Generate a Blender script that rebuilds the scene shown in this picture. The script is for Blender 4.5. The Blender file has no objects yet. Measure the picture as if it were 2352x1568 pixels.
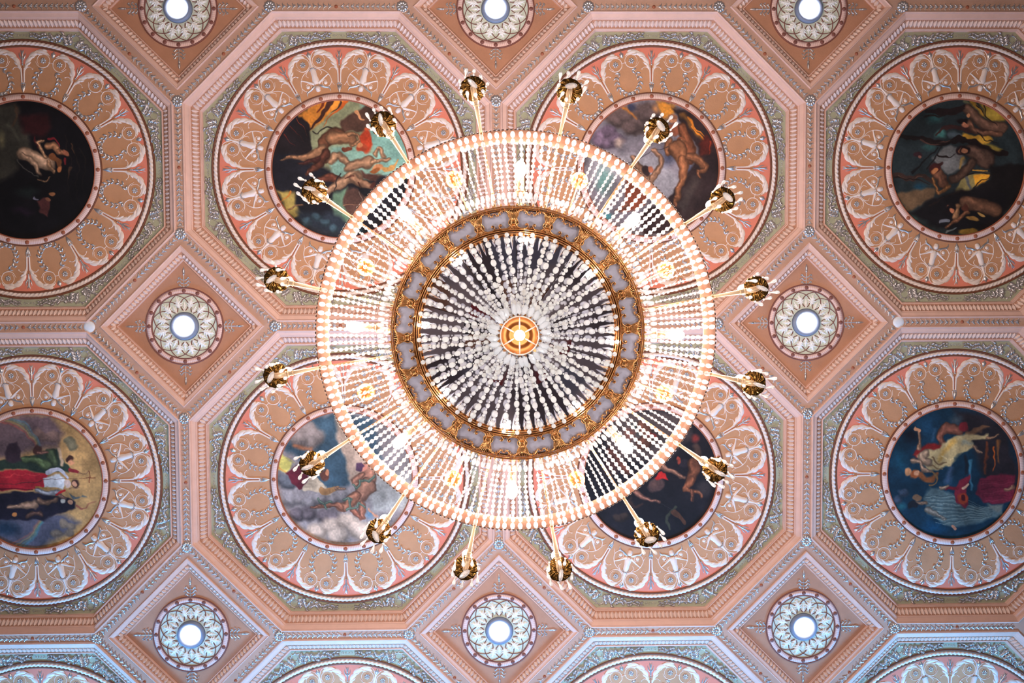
import bpy, math, random
import numpy as np
from mathutils import Matrix, Vector
random.seed(7)
C = bpy.context.scene.collection
PI = math.pi
def R_(a): return math.radians(a)

# ---------------------------------------------------------------- view + camera frame
F = 2000.0; W0, H0 = 2352, 1568
rx, ry, rz = 0.0421, -0.0190, -0.0054
def rot3(rx, ry, rz):
    cx, sx, cy, sy, cz, sz = math.cos(rx), math.sin(rx), math.cos(ry), math.sin(ry), math.cos(rz), math.sin(rz)
    return (np.array([[1,0,0],[0,cx,-sx],[0,sx,cx]]) @ np.array([[cy,0,sy],[0,1,0],[-sy,0,cy]]) @ np.array([[cz,-sz,0],[sz,cz,0],[0,0,1]]))
RW = rot3(rx, ry, rz)                       # ceiling frame -> lens frame (x right, y down, z forward)
def ray(px, py, z):                         # where a line of sight meets the height z (used once, to find the chandelier's axis)
    w = RW.T @ np.array([(px-W0/2)/F, (py-H0/2)/F, 1.0]); return w[0]/w[2]*z, w[1]/w[2]*z
HC = 10.0                                   # height of the ceiling above the lens
P = 3.5935; S = P/718.0                     # ceiling module, and the ceiling's drawing unit in metres
OX, OY = 0.0217, 0.2269
def lat(i, j): return ((i-1)*P+OX, (j-1)*P+OY)

# ---------------------------------------------------------------- materials
def lin(c): return tuple((x/12.92 if x <= .04045 else ((x+.055)/1.055)**2.4) for x in c)
def mat(name, col, rough=.6, metal=0, noise=0, nscale=6, spec=.5, emit=None, es=0, bump=0, bscale=60):
    m = bpy.data.materials.new(name); m.use_nodes = True; nt = m.node_tree; b = nt.nodes['Principled BSDF']
    c = lin([v/255 for v in col]) + (1,)
    b.inputs['Base Color'].default_value = c; b.inputs['Roughness'].default_value = rough
    b.inputs['Metallic'].default_value = metal; b.inputs['Specular IOR Level'].default_value = spec
    if emit: b.inputs['Emission Color'].default_value = lin([v/255 for v in emit])+(1,); b.inputs['Emission Strength'].default_value = es
    if noise or bump:
        g = nt.nodes.new('ShaderNodeNewGeometry')
    if noise:
        n = nt.nodes.new('ShaderNodeTexNoise'); n.inputs['Scale'].default_value = nscale; n.inputs['Detail'].default_value = 6; n.inputs['Roughness'].default_value = .65
        nt.links.new(g.outputs['Position'], n.inputs['Vector'])
        r = nt.nodes.new('ShaderNodeMapRange'); r.inputs[1].default_value = .3; r.inputs[2].default_value = .7; r.inputs[3].default_value = 1-noise; r.inputs[4].default_value = 1+noise
        nt.links.new(n.outputs['Fac'], r.inputs[0])
        x = nt.nodes.new('ShaderNodeVectorMath'); x.operation = 'SCALE'; x.inputs[0].default_value = c[:3]
        nt.links.new(r.outputs[0], x.inputs['Scale']); nt.links.new(x.outputs[0], b.inputs['Base Color'])
    if bump:
        n = nt.nodes.new('ShaderNodeTexNoise'); n.inputs['Scale'].default_value = bscale; n.inputs['Detail'].default_value = 3
        nt.links.new(g.outputs['Position'], n.inputs['Vector'])
        bp = nt.nodes.new('ShaderNodeBump'); bp.inputs['Strength'].default_value = bump; bp.inputs['Distance'].default_value = .01
        nt.links.new(n.outputs['Fac'], bp.inputs['Height']); nt.links.new(bp.outputs[0], b.inputs['Normal'])
    return m
M = {}
M['rib'] = mat('rib_paint', (184,144,124), .75, noise=.10, nscale=3, spec=.25, bump=.15)
M['panel'] = mat('diamond_panel_paint', (176,126,100), .75, noise=.12, nscale=3, spec=.25, bump=.15)
M['pinkmould'] = mat('pink_moulding_paint', (216,174,158), .6, noise=.06, nscale=9, spec=.35)
M['cream'] = mat('cream_plaster', (226,206,196), .5, noise=.05, nscale=14, spec=.45)
M['carved'] = mat('carved_moulding_plaster', (222,190,176), .45, noise=.08, nscale=14, spec=.5)
M['green'] = mat('sage_field_paint', (160,158,134), .75, noise=.10, nscale=5, spec=.25, bump=.15)
M['lightgreen'] = mat('pale_sage_paint', (198,202,186), .7, noise=.05, nscale=8, spec=.3)
M['brown'] = mat('brown_line_paint', (112,66,46), .6, noise=.08, spec=.35)
M['russet'] = mat('russet_boss_paint', (156,88,62), .55, noise=.08, spec=.4)
M['plum'] = mat('plum_boss_paint', (122,72,62), .55, noise=.06, spec=.4)
M['salmon'] = mat('salmon_field_paint', (216,126,104), .75, noise=.08, nscale=5, spec=.25)
M['tan'] = mat('tan_field_paint', (188,136,100), .75, noise=.10, nscale=4, spec=.25, bump=.15)
M['silver'] = mat('silver_leaf', (194,186,184), .33, metal=.78, noise=.12, nscale=20, spec=.6)
M['whitedisc'] = mat('white_cover', (222,222,228), .5)
M['collar'] = mat('lamp_collar', (120,128,148), .5)
M['gold'] = mat('gilt_bronze', (216,160,102), .26, metal=.82, noise=.25, nscale=40)
M['goldlight'] = mat('polished_brass', (232,190,140), .32, metal=.85)
M['band'] = mat('gold_band_peach_reflection', (196,140,112), .5, metal=.1)  # peach base colour stands in for gold reflecting the pink ceiling
M['arm'] = mat('soft_gilt', (198,164,128), .36, metal=.45)
M['darkgold'] = mat('antique_bronze', (120,84,40), .26, metal=1, noise=.3, nscale=50)
M['mirror'] = mat('mirror_glass', (204,204,216), .06, metal=1)
M['trough'] = mat('moulding_trough_paint', (178,128,104), .7, noise=.08, nscale=9, spec=.3)
M['white'] = mat('white_plaster', (232,226,220), .5, noise=.05, nscale=14, spec=.4)
M['cartmirror'] = mat('hazed_mirror', (196,190,202), .25, metal=.45, noise=.12, nscale=12)
M['backing'] = mat('dark_bronze_backing', (92,58,38), .45, metal=.6)
M['wire'] = mat('dark_wire', (70,52,44), .4, metal=.6)
M['floor'] = mat('hall_carpet', (150,148,152), .9)
nt = M['floor'].node_tree; n_ = nt.nodes.new('ShaderNodeTexVoronoi'); n_.inputs['Scale'].default_value = .9; g_ = nt.nodes.new('ShaderNodeNewGeometry'); nt.links.new(g_.outputs['Position'], n_.inputs['Vector'])
r_ = nt.nodes.new('ShaderNodeValToRGB'); r_.color_ramp.interpolation = 'CONSTANT'; sp_ = nt.nodes.new('ShaderNodeSeparateColor'); nt.links.new(n_.outputs['Color'], sp_.inputs[0]); nt.links.new(sp_.outputs[0], r_.inputs[0])
cs_ = [(0,(150,146,150)),(.28,(96,92,98)),(.45,(178,172,174)),(.62,(120,128,146)),(.76,(64,60,66)),(.86,(146,52,58)),(.92,(160,120,96))]
el_ = r_.color_ramp.elements; el_[0].color = lin([v/255 for v in cs_[0][1]])+(1,); el_[1].position = cs_[1][0]; el_[1].color = lin([v/255 for v in cs_[1][1]])+(1,)
for p_, c_ in cs_[2:]: e_ = el_.new(p_); e_.color = lin([v/255 for v in c_])+(1,)
nt.links.new(r_.outputs[0], nt.nodes['Principled BSDF'].inputs['Base Color'])
def emat(name, col, s):
    m = bpy.data.materials.new(name); m.use_nodes = True; nt = m.node_tree; nt.nodes.clear()
    e = nt.nodes.new('ShaderNodeEmission'); o = nt.nodes.new('ShaderNodeOutputMaterial')
    e.inputs[0].default_value = lin([v/255 for v in col])+(1,); e.inputs[1].default_value = s
    nt.links.new(e.outputs[0], o.inputs[0]); return m
M['bulb'] = emat('warm_bulb', (255,230,214), 1150)
M['bulbin'] = emat('warm_inner_bulb', (255,232,218), 300)
M['bowlbulb'] = emat('bowl_bulb', (255,240,228), 360)
M['cupbulb'] = emat('cup_bulb', (255,240,228), 7)
M['down'] = emat('downlight_glow', (236,240,255), 12)
def crystal(name, tint, t_transp, t_glass, rough, white):
    m = bpy.data.materials.new(name); m.use_nodes = True; nt = m.node_tree; nt.nodes.clear()
    N = nt.nodes.new; o = N('ShaderNodeOutputMaterial')
    tr = N('ShaderNodeBsdfTransparent'); tr.inputs[0].default_value = (.97,.97,.98,1)
    gl = N('ShaderNodeBsdfGlass'); gl.inputs['Roughness'].default_value = rough; gl.inputs['IOR'].default_value = 1.5
    df = N('ShaderNodeBsdfDiffuse'); df.inputs[0].default_value = lin([v/255 for v in tint])+(1,)
    tl = N('ShaderNodeBsdfTranslucent'); tl.inputs[0].default_value = lin([v/255 for v in tint])+(1,)
    gs = N('ShaderNodeBsdfGlossy'); gs.inputs['Roughness'].default_value = .08
    m1 = N('ShaderNodeMixShader'); m1.inputs[0].default_value = .55; nt.links.new(df.outputs[0], m1.inputs[1]); nt.links.new(tl.outputs[0], m1.inputs[2])
    m2 = N('ShaderNodeMixShader'); m2.inputs[0].default_value = t_glass/(t_glass+t_transp); nt.links.new(tr.outputs[0], m2.inputs[1]); nt.links.new(gl.outputs[0], m2.inputs[2])
    m3 = N('ShaderNodeMixShader'); m3.inputs[0].default_value = white; nt.links.new(m2.outputs[0], m3.inputs[1]); nt.links.new(m1.outputs[0], m3.inputs[2])
    fr = N('ShaderNodeLayerWeight'); fr.inputs[0].default_value = .22
    m4 = N('ShaderNodeMixShader'); nt.links.new(fr.outputs['Fresnel'], m4.inputs[0]); nt.links.new(m3.outputs[0], m4.inputs[1]); nt.links.new(gs.outputs[0], m4.inputs[2])
    nt.links.new(m4.outputs[0], o.inputs[0]); return m
M['crystal'] = crystal('clear_crystal', (252,252,254), .75, .25, 0, .55)
M['prism'] = crystal('prism_crystal', (252,252,254), .7, .3, 0, .30)
M['drop'] = crystal('drop_crystal', (254,254,255), .8, .2, 0, .72)
M['bead'] = crystal('bead_crystal', (254,252,251), .65, .35, .05, .66)
M['frost'] = crystal('frosted_crystal', (252,250,246), .5, .5, .3, .85)
def stripes(name, colA, colB, n):
    m = mat(name, colA, .6); nt = m.node_tree; b = nt.nodes['Principled BSDF']
    t = nt.nodes.new('ShaderNodeTexCoord'); s = nt.nodes.new('ShaderNodeSeparateXYZ'); nt.links.new(t.outputs['Object'], s.inputs[0])
    a = nt.nodes.new('ShaderNodeMath'); a.operation = 'ARCTAN2'; nt.links.new(s.outputs[1], a.inputs[0]); nt.links.new(s.outputs[0], a.inputs[1])
    k = nt.nodes.new('ShaderNodeMath'); k.operation = 'MULTIPLY'; k.inputs[1].default_value = n; nt.links.new(a.outputs[0], k.inputs[0])
    q = nt.nodes.new('ShaderNodeMath'); q.operation = 'SINE'; nt.links.new(k.outputs[0], q.inputs[0])
    r = nt.nodes.new('ShaderNodeMapRange'); r.inputs[1].default_value = .2; r.inputs[2].default_value = .9; nt.links.new(q.outputs[0], r.inputs[0])
    x = nt.nodes.new('ShaderNodeMix'); x.data_type = 'RGBA'; nt.links.new(r.outputs[0], x.inputs[0])
    x.inputs[6].default_value = lin([v/255 for v in colA])+(1,); x.inputs[7].default_value = lin([v/255 for v in colB])+(1,)
    nt.links.new(x.outputs[2], b.inputs['Base Color']); return m
M['flute'] = stripes('fluted_ring_plaster', (228,196,186), (212,164,152), 260)
M['flute2'] = stripes('fluted_small_ring_plaster', (224,190,180), (208,160,150), 120)
m = bpy.data.materials.new('oil_paint'); m.use_nodes = True; nt = m.node_tree; b = nt.nodes['Principled BSDF']
a = nt.nodes.new('ShaderNodeAttribute'); a.attribute_name = 'paint'; nt.links.new(a.outputs['Color'], b.inputs['Base Color'])
b.inputs['Roughness'].default_value = .7; b.inputs['Specular IOR Level'].default_value = .2; M['oil'] = m

# ---------------------------------------------------------------- mesh builder
class MB:
    def __init__(s): s.v = []; s.f = []
    def add(s, V, Fc):
        o = len(s.v); s.v.extend([tuple(map(float, p)) for p in V]); s.f.extend([tuple(i+o for i in f) for f in Fc])
    def ribbon(s, pts, w, h, e=0.0, prof=((-1,0),(-.6,.75),(0,1),(.6,.75),(1,0))):
        pts = np.array(pts, float); n = len(pts)
        w = np.broadcast_to(np.array(w, float), (n,)) if np.ndim(w) == 0 else np.interp(np.linspace(0,1,n), np.linspace(0,1,len(w)), w)
        h = np.broadcast_to(np.array(h, float), (n,)) if np.ndim(h) == 0 else np.interp(np.linspace(0,1,n), np.linspace(0,1,len(h)), h)
        t = np.gradient(pts, axis=0); t /= (np.linalg.norm(t, axis=1)[:,None]+1e-9); nn = np.c_[-t[:,1], t[:,0]]
        V = []; k = len(prof)
        for i in range(n):
            for (a, b) in prof: q = pts[i]+nn[i]*a*w[i]; V.append((q[0], q[1], e+b*h[i]))
        Fc = [(i*k+j, i*k+j+1, (i+1)*k+j+1, (i+1)*k+j) for i in range(n-1) for j in range(k-1)]
        s.add(V, Fc)
    def leaf(s, p, q, w, h=2.0, bend=0.0, e=0.0, n=7):
        p = np.array(p, float); q = np.array(q, float); d = q-p; nn = np.array([-d[1], d[0]])
        t = np.linspace(0, 1, n)[:,None]; pts = p+d*t+nn*bend*np.sin(PI*t)
        ww = w*np.maximum(.06, np.sin(PI*np.linspace(.04,.98,n)**.85)); hh = h*np.maximum(.1, np.sin(PI*np.linspace(.05,.97,n)))
        s.ribbon(pts, list(ww), list(hh), e, ((-1,0),(-.55,.8),(0,1),(.55,.8),(1,0)))
    def dome(s, c, r, h, e=0.0, n=12, m=3, ry=None, rot=0):
        ry = ry or r; V = []; ca, sa = math.cos(rot), math.sin(rot)
        for j in range(m):
            a = j/m*PI/2
            for i in range(n):
                x = r*math.cos(a)*math.cos(2*PI*i/n); y = ry*math.cos(a)*math.sin(2*PI*i/n)
                V.append((c[0]+x*ca-y*sa, c[1]+x*sa+y*ca, e+h*math.sin(a)))
        V.append((c[0], c[1], e+h)); T = len(V)-1
        Fc = [(j*n+i, j*n+(i+1)%n, (j+1)*n+(i+1)%n, (j+1)*n+i) for j in range(m-1) for i in range(n)]
        Fc += [((m-1)*n+i, (m-1)*n+(i+1)%n, T) for i in range(n)]
        s.add(V, Fc)
    def sweep_poly(s, prof, nside, rot=0.0):      # mitred frame: prof = (apothem, e)
        k = len(prof); V = []
        for i in range(nside):
            a = rot+2*PI*i/nside
            for (ap, e) in prof: rr = ap/math.cos(PI/nside); V.append((rr*math.cos(a), rr*math.sin(a), e))
        s.add(V, [(i*k+j, i*k+j+1, ((i+1)%nside)*k+j+1, ((i+1)%nside)*k+j) for i in range(nside) for j in range(k-1)])
    def sweep_circle(s, prof, n=160):
        k = len(prof); V = []
        for i in range(n):
            a = 2*PI*i/n
            for (r, e) in prof: V.append((r*math.cos(a), r*math.sin(a), e))
        s.add(V, [(i*k+j, i*k+j+1, ((i+1)%n)*k+j+1, ((i+1)%n)*k+j) for i in range(n) for j in range(k-1)])
    def lathe(s, prof, n=16, M4=None):
        k = len(prof); V = []
        for i in range(n):
            a = 2*PI*i/n
            for (r, z) in prof: V.append((r*math.cos(a), r*math.sin(a), z))
        if M4 is not None: V = [tuple(M4 @ Vector(p)) for p in V]
        s.add(V, [(i*k+j, ((i+1)%n)*k+j, ((i+1)%n)*k+j+1, i*k+j+1) for i in range(n) for j in range(k-1)])
    def ell(s, c, ax, n=8, m=5, M3=None):
        prof = [(math.sin(PI*j/m), -math.cos(PI*j/m)) for j in range(m+1)]
        V = []; 
        for i in range(n):
            a = 2*PI*i/n
            for (r, z) in prof[1:-1]: V.append((r*math.cos(a), r*math.sin(a), z))
        k = m-1; V += [(0,0,-1),(0,0,1)]
        V = np.array(V)*np.array(ax)
        if M3 is not None: V = V @ np.array(M3).T
        V = V+np.array(c)
        Fc = [(i*k+j, ((i+1)%n)*k+j, ((i+1)%n)*k+j+1, i*k+j+1) for i in range(n) for j in range(k-1)]
        Fc += [(n*k, ((i+1)%n)*k, i*k) for i in range(n)] + [(n*k+1, i*k+k-1, ((i+1)%n)*k+k-1) for i in range(n)]
        s.add(V, Fc)
    def tube(s, pts, r, n=10):
        pts = np.array(pts, float); N_ = len(pts); r = np.interp(np.linspace(0,1,N_), np.linspace(0,1,len(r)), r) if np.ndim(r) else np.full(N_, r)
        t = np.gradient(pts, axis=0); t /= np.linalg.norm(t, axis=1)[:,None]; up = np.array([0,0,1.0])
        if abs(t[0] @ up) > .95: up = np.array([1.0,0,0])
        V = []
        for i in range(N_):
            a = np.cross(t[i], up); a /= np.linalg.norm(a); b = np.cross(t[i], a)
            for k in range(n): V.append(pts[i]+r[i]*(a*math.cos(2*PI*k/n)+b*math.sin(2*PI*k/n)))
        Fc = [(i*n+k, i*n+(k+1)%n, (i+1)*n+(k+1)%n, (i+1)*n+k) for i in range(N_-1) for k in range(n)]
        Fc += [tuple(range(n))[::-1], tuple((N_-1)*n+k for k in range(n))]
        s.add(V, Fc)
    def mesh(s, name, m, scale=None, smooth=True, down=False):
        V = np.array(s.v)
        if scale: V = V*scale
        if down: V[:,2] *= -1                       # relief height e hangs down from its plane
        me = bpy.data.meshes.new(name); me.from_pydata(V.tolist(), [], s.f); me.materials.append(m)
        if smooth: me.polygons.foreach_set('use_smooth', [True]*len(me.polygons))
        me.update(); return me
def ob(name, me, parent=None, loc=None, rz=0.0, flip=False):
    o = bpy.data.objects.new(name, me); C.objects.link(o)
    if parent: o.parent = parent
    if loc is not None: o.location = loc
    o.rotation_euler = (0, 0, rz)
    if flip: o.scale = (-1, 1, 1)
    return o
def tag(o, label, cat, group=None, kind=None):
    if label: o['label'] = label
    if cat: o['category'] = cat
    if group: o['group'] = group
    if kind: o['kind'] = kind
    return o
def copy_tree(o, parent=None):
    c = o.copy(); C.objects.link(c)
    if parent: c.parent = parent
    for ch in list(o.children): copy_tree(ch, c)
    return c
def spline(pts, n=24):
    pts = np.array(pts, float); m = len(pts); out = []
    P_ = np.vstack([2*pts[0]-pts[1], pts, 2*pts[-1]-pts[-2]])
    for t in np.linspace(0, m-1-1e-6, n):
        i = int(t); u = t-i; a, b, c, d = P_[i], P_[i+1], P_[i+2], P_[i+3]
        out.append(.5*((2*b)+(c-a)*u+(2*a-5*b+4*c-d)*u*u+(3*b-a-3*c+d)*u**3))
    return np.array(out)
def arc(c, r, a0, a1, n=20, r1=None):
    r1 = r if r1 is None else r1
    return [(c[0]+(r+(r1-r)*k/(n-1))*math.cos(R_(a0+(a1-a0)*k/(n-1))), c[1]+(r+(r1-r)*k/(n-1))*math.sin(R_(a0+(a1-a0)*k/(n-1)))) for k in range(n)]

# ================================================================ CEILING ORNAMENT (drawing units, e = height of relief)
D_ = 0.2928932*718                         # half diagonal of a diamond tile
RC = 30                                    # depth of the octagonal coffers
DC = 16                                    # depth of the diamond coffers
# --- half panel coordinates read in a drawing of one twelfth of the ring (divider on the right, axis at u = 0)
def Z(X, Y, sc=11.2, cx=1338.0, cy=3293.0, ang=15.0):
    dx = (X-cx)/sc; dy = (cy-Y)/sc; a = R_(ang)      # rotate so the axis points up
    return (dx*math.cos(a)+dy*math.sin(a), -dx*math.sin(a)+dy*math.cos(a))
def ZL(l): return [Z(*p) for p in l]
def mir(l): return [(-p[0], p[1]) for p in l]
def both(fn):
    fn(lambda l: l); fn(mir)
def rosette_mesh(name, r, m, petals=8, h=3.0):
    b = MB(); b.dome((0,0), r*.95, h*.25, n=20)
    for k in range(petals):
        a = 2*PI*k/petals; b.leaf((r*.2*math.cos(a), r*.2*math.sin(a)), (r*1.02*math.cos(a), r*1.02*math.sin(a)), r*.33, h*.7, 0, h*.15)
    b.dome((0,0), r*.28, h*.9, h*.25, n=10)
    return b.mesh(name, m, S, down=True)
def acanthus_mesh():
    b = MB()
    def half(T):
        st = T(ZL([(1305,1075),(1302,950),(1298,850),(1288,750),(1268,640),(1225,520),(1140,400),(1010,300),(890,258),(760,285),(690,370)]))
        st = spline(st, 30); b.ribbon(st, [1.5,1.4,1.3,1.2,1.2,1.1,.9,.5], [2.5,2.5,2.2,2,2,1.6,1.2])
        for (a, q, w, bd) in [((1280,770),(1165,570),3.6,.10),((1262,650),(1030,405),5.4,.12),((1190,470),(855,335),6.0,.13),((1010,310),(675,395),5.4,.16),((860,262),(700,300),3.0,.1)]:
            p0, p1 = T([Z(*a), Z(*q)]); b.leaf(p0, p1, w, 2.6, -bd if T([(1,0)])[0][0] > 0 else bd, .2, 9)
        for (a, q) in [((1240,640),(1120,560)),((1150,455),(1010,420)),((1000,335),(830,385))]:
            p0, p1 = T([Z(*a), Z(*q)]); b.leaf(p0, p1, 3.0, 3.0, 0, .3)
        b.ribbon(spline(T(ZL([(1292,830),(1275,745),(1215,695),(1145,690),(1085,740)])), 12), [1.0,1.1,.9,.5], 1.8)
        b.dome(T([Z(1092,738)])[0], 1.6, 2.0)
    both(half)
    return b.mesh('acanthus_scroll', M['cream'], S, down=True)
def scrolls_mesh(kind):
    b = MB()
    def half(T):
        c = (815,525)
        pts = ZL([(600,560),(612,440),(650,330),(720,262)]) if kind == 'putto' else ZL([(655,420),(700,330)])
        b.ribbon(spline(T(pts), 8), [1.2,1.1,.6], 1.6)
        cc = Z(*c); 
        b.ribbon(T(arc(cc, 15.0, 195, -60, 26, 13.5)), [.9,1.0,.7,.5], 1.7)
        b.ribbon(spline(T([ (cc[0]-15, cc[1]+2), (cc[0]-12.5, cc[1]-9), (cc[0]-2, cc[1]-16), (cc[0]+9, cc[1]-14), (cc[0]+17, cc[1]-6)]), 14), [.7,1.1,1.4,.9,.3], 1.8)
        if kind == 'putto':
            b.ribbon(spline(T(ZL([(640,640),(700,690),(830,750),(890,820),(850,890)])), 12), [1.2,1.0,.9,.5], 1.6)
            b.ribbon(spline(T(ZL([(700,700),(930,760),(1050,850),(1115,950),(1150,1055),(1215,1145)])), 18), [.7,1.0,1.1,1.0,.4], 1.9)
            b.ribbon(spline(T(ZL([(1140,1040),(1100,1140),(1010,1190),(930,1150),(900,1070),(950,1010),(1020,1030)])), 18), [1.0,.9,.8,.6], 1.7)
            b.dome(T([Z(985,1085)])[0], 4.6, 2.6); b.dome(T([Z(985,1085)])[0], 1.6, 3.6)
        else:
            b.ribbon(T([(0.0, cc[1]-1.0), (6.0, cc[1]-1.0)]), .8, 2.2)
    both(half)
    if kind == 'putto':
        q0, q1 = Z(575,500), Z(640,720); b.ribbon([(0,q0[1]+4),(0,(q0[1]+q1[1])/2),(0,q1[1])], [1.6,3.2,3.8], 2.4)
    return b.mesh('scrollwork', M['cream'], S, down=True)
def putto_mesh():
    b = MB(); c = lambda X, Y: Z(X, Y)[1]
    yh, yc, yd = c(650,760), c(735,1070), c(775,1240)
    b.ribbon([(0,yh+1),(0,yh-6),(0,(yh+yc)/2),(0,yc+3),(0,yc-3),(0,yc-6)], [5.6,7.0,6.6,8.6,8.0,3.0], [3,4.6,4.4,5.0,4.2,3.4])
    b.dome((0,yd), 6.0, 6.0, ry=7.0, n=14, m=4); b.dome((0,yd-4.5), 5.4, 4.6, ry=3.6)
    b.dome((-2.6,yd+.5),1.1,6.6); b.dome((2.6,yd+.5),1.1,6.6); b.dome((0,yd+1.5),1.0,7.4)
    def half(T):
        b.ribbon(spline(T(ZL([(800,1095),(860,1045),(950,950),(1040,870)])), 10), [4.0,3.4,2.5,1.9,1.4], [4.2,3.8,3.0,2.4]); b.dome(T([Z(1052,866)])[0], 2.3, 2.6)
    both(half)
    return b.mesh('putto_figure', M['cream'], S, down=True)
def putto_silver_meshes():
    b = MB(); p = ZL([(800,1140),(880,1160),(960,1190),(1060,1200),(1105,1250),(1115,1310)])
    b.ribbon(spline(p, 12), [1.2,3.4,2.2,2.8,1.8,.3], [1,3.4,2.6,3.2,1.4]); b.leaf(Z(1000,1195), Z(1110,1180), 1.6, 2.6)
    MS['wing'] = b.mesh('silver_wing', M['silver'], S, down=True)
    b = MB(); y = Z(650,750)[1]
    for k in range(-4, 5): b.dome((k*1.9, y-abs(k)**1.7*.45+2.0), 1.5, 2.6, 2.2 if abs(k) < 3 else .6, n=8)
    MS['hip'] = b.mesh('hip_garland', M['silver'], S, down=True)
    b = MB(); yb = Z(535,380)[1]; b.leaf((0,yb-9),(0,yb+7),4.4,3.4); b.leaf((-1,yb-8),(-5,yb+3),1.8,2); b.leaf((1,yb-8),(5,yb+3),1.8,2)
    MS['bud'] = b.mesh('silver_bud', M['silver'], S, down=True)
def Z2(X, Y):
    a = -15.0; dx = (X-20)/11.2; dy = (3237-Y)/11.2; a = R_(-15)
    u, v = (dx*math.cos(a)+dy*math.sin(a), -dx*math.sin(a)+dy*math.cos(a)); return (-u, v)
def laurel(b, pts, n, L, w, first=1, h=2.0):
    pts = spline(pts, 60)
    b.ribbon(pts, .5, 1.0)
    for k in range(n):
        t = (k+.4)/n; i = min(58, int(t*59)); p = pts[i]; d = pts[min(59, i+2)]-pts[max(0, i-2)]; d /= np.linalg.norm(d)+1e-9
        for sg in (1, -1):
            a = R_(random.uniform(30, 42))*sg; q = (p[0]+L*(d[0]*math.cos(a)-d[1]*math.sin(a)), p[1]+L*(d[0]*math.sin(a)+d[1]*math.cos(a)))
            b.leaf(p, q, w, h*random.uniform(.8,1.2), .06*sg, random.uniform(0,.8), 6)
        if k == n-1: b.leaf(p, (p[0]+d[0]*L*1.1, p[1]+d[1]*L*1.1), w, h)
def wreath_mesh():
    b = MB()
    pts = [Z2(*p) for p in [(560,700),(430,745),(355,860),(320,1000),(330,1120),(390,1230),(480,1310),(590,1370)]]
    laurel(b, pts, 8, 11.5, 2.6, 1, 3.2)
    return b.mesh('laurel_branch', M['silver'], S, down=True)
def divider_mesh():       # at u=0, along v
    b = MB()
    b.leaf((0,176),(-5,196),2.6,3); b.leaf((0,176),(5,196),2.6,3); b.leaf((0,174),(0,197),3.0,4); b.dome((0,196),4.2,3.4,ry=1.6)
    b.leaf((0,197),(-7,194),1.4,2.4); b.leaf((0,197),(7,194),1.4,2.4)
    MS['vase'] = b.mesh('silver_vase', M['silver'], S, down=True); b = MB()
    b.dome((0,238),2.2,3.2); b.dome((0,242),1.8,3.0)
    b.ribbon([(0,240),(0,250),(0,262)], [1.8,2.6,1.6], 2.4); b.leaf((0,252),(0,272),2.4,3); b.leaf((0,247),(-7,266),1.7,2.4,.1); b.leaf((0,247),(7,266),1.7,2.4,-.1)
    b.leaf((0,258),(-4,273),1.2,2); b.leaf((0,258),(4,273),1.2,2)
    return b.mesh('silver_sprig', M['silver'], S, down=True)
def stem_line_mesh():
    b = MB(); b.ribbon([(0,200),(0,236)], [.9,1.1], .9, .5); return b.mesh('red_stem_line', M['russet'], S, down=True)
def stem_mesh():
    b = MB(); b.ribbon([(-2.4,198),(-2.6,215),(-3.4,230)], [1.5,1.5,1.6], 2.4); b.ribbon([(2.4,198),(2.6,215),(3.4,230)], [1.5,1.5,1.6], 2.4); b.ribbon([(-4,198),(4,198)], 1.2, 2.4)
    return b.mesh('stem', M['cream'], S, down=True)
def field_mesh():
    half = ZL([(1330,650),(1275,600),(1195,440),(1100,330),(1000,270),(900,238),(790,240),(700,300),(620,420)])
    inn = [(173*math.sin(R_(t)), 173*math.cos(R_(t))) for t in (15,10,5,0,-5,-10,-15)]
    out = half; poly = inn[::-1]   # left..right along the ring
    L_ = mir(out)                   # left outline from divider to axis
    pts = poly + out + L_[::-1]
    b = MB(); b.v = [(x, y, .6) for (x, y) in pts]; b.f = [tuple(range(len(pts)))[::-1]]
    return b.mesh('tan_panel', M['tan'], S, smooth=False, down=True)
def annulus_mesh(name, r0, r1, e, m, n=160):
    b = MB(); b.sweep_circle([(r1,e),(r0,e)], n); return b.mesh(name, m, S, smooth=False, down=True)
def ring_prof_mesh(name, prof, m, n=200):
    b = MB(); b.sweep_circle(prof, n); return b.mesh(name, m, S, down=True)
def rope_mesh():
    b = MB(); n = 1440; k = 7; V = []; tw = 180
    for i in range(n):
        a = 2*PI*i/n
        for j in range(k):
            ph = PI*j/(k-1); q = 4.3*(1+.20*math.cos(tw*a+2.0*ph)); V.append(((286+q*math.cos(ph))*math.cos(a), (286+q*math.cos(ph))*math.sin(a), q*math.sin(ph)*.9+.2))
    b.add(V, [(i*k+j, i*k+j+1, ((i+1)%n)*k+j+1, ((i+1)%n)*k+j) for i in range(n) for j in range(k-1)])
    return b.mesh('rope_moulding', M['cream'], S, down=True)
def oct_frame_mesh():
    b = MB()
    # e is measured downwards from the coffer floor: the ceiling face is at e = RC
    prof = [(350,RC),(349,RC+3),(347,RC+4),(345,RC+2.5),(344,RC-1),(336,RC-4),(335,RC-7),(333.5,RC-7.5),(333,RC-10)]
    b.sweep_poly(prof, 8, R_(22.5)); prof = [(318,RC-22),(317,RC-20),(315,RC-20),(314,RC-24),(313,RC-24),(312,0)]
    b.sweep_poly(prof, 8, R_(22.5)); return b.mesh('octagonal_frame', M['pinkmould'], S, smooth=False, down=True)
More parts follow.
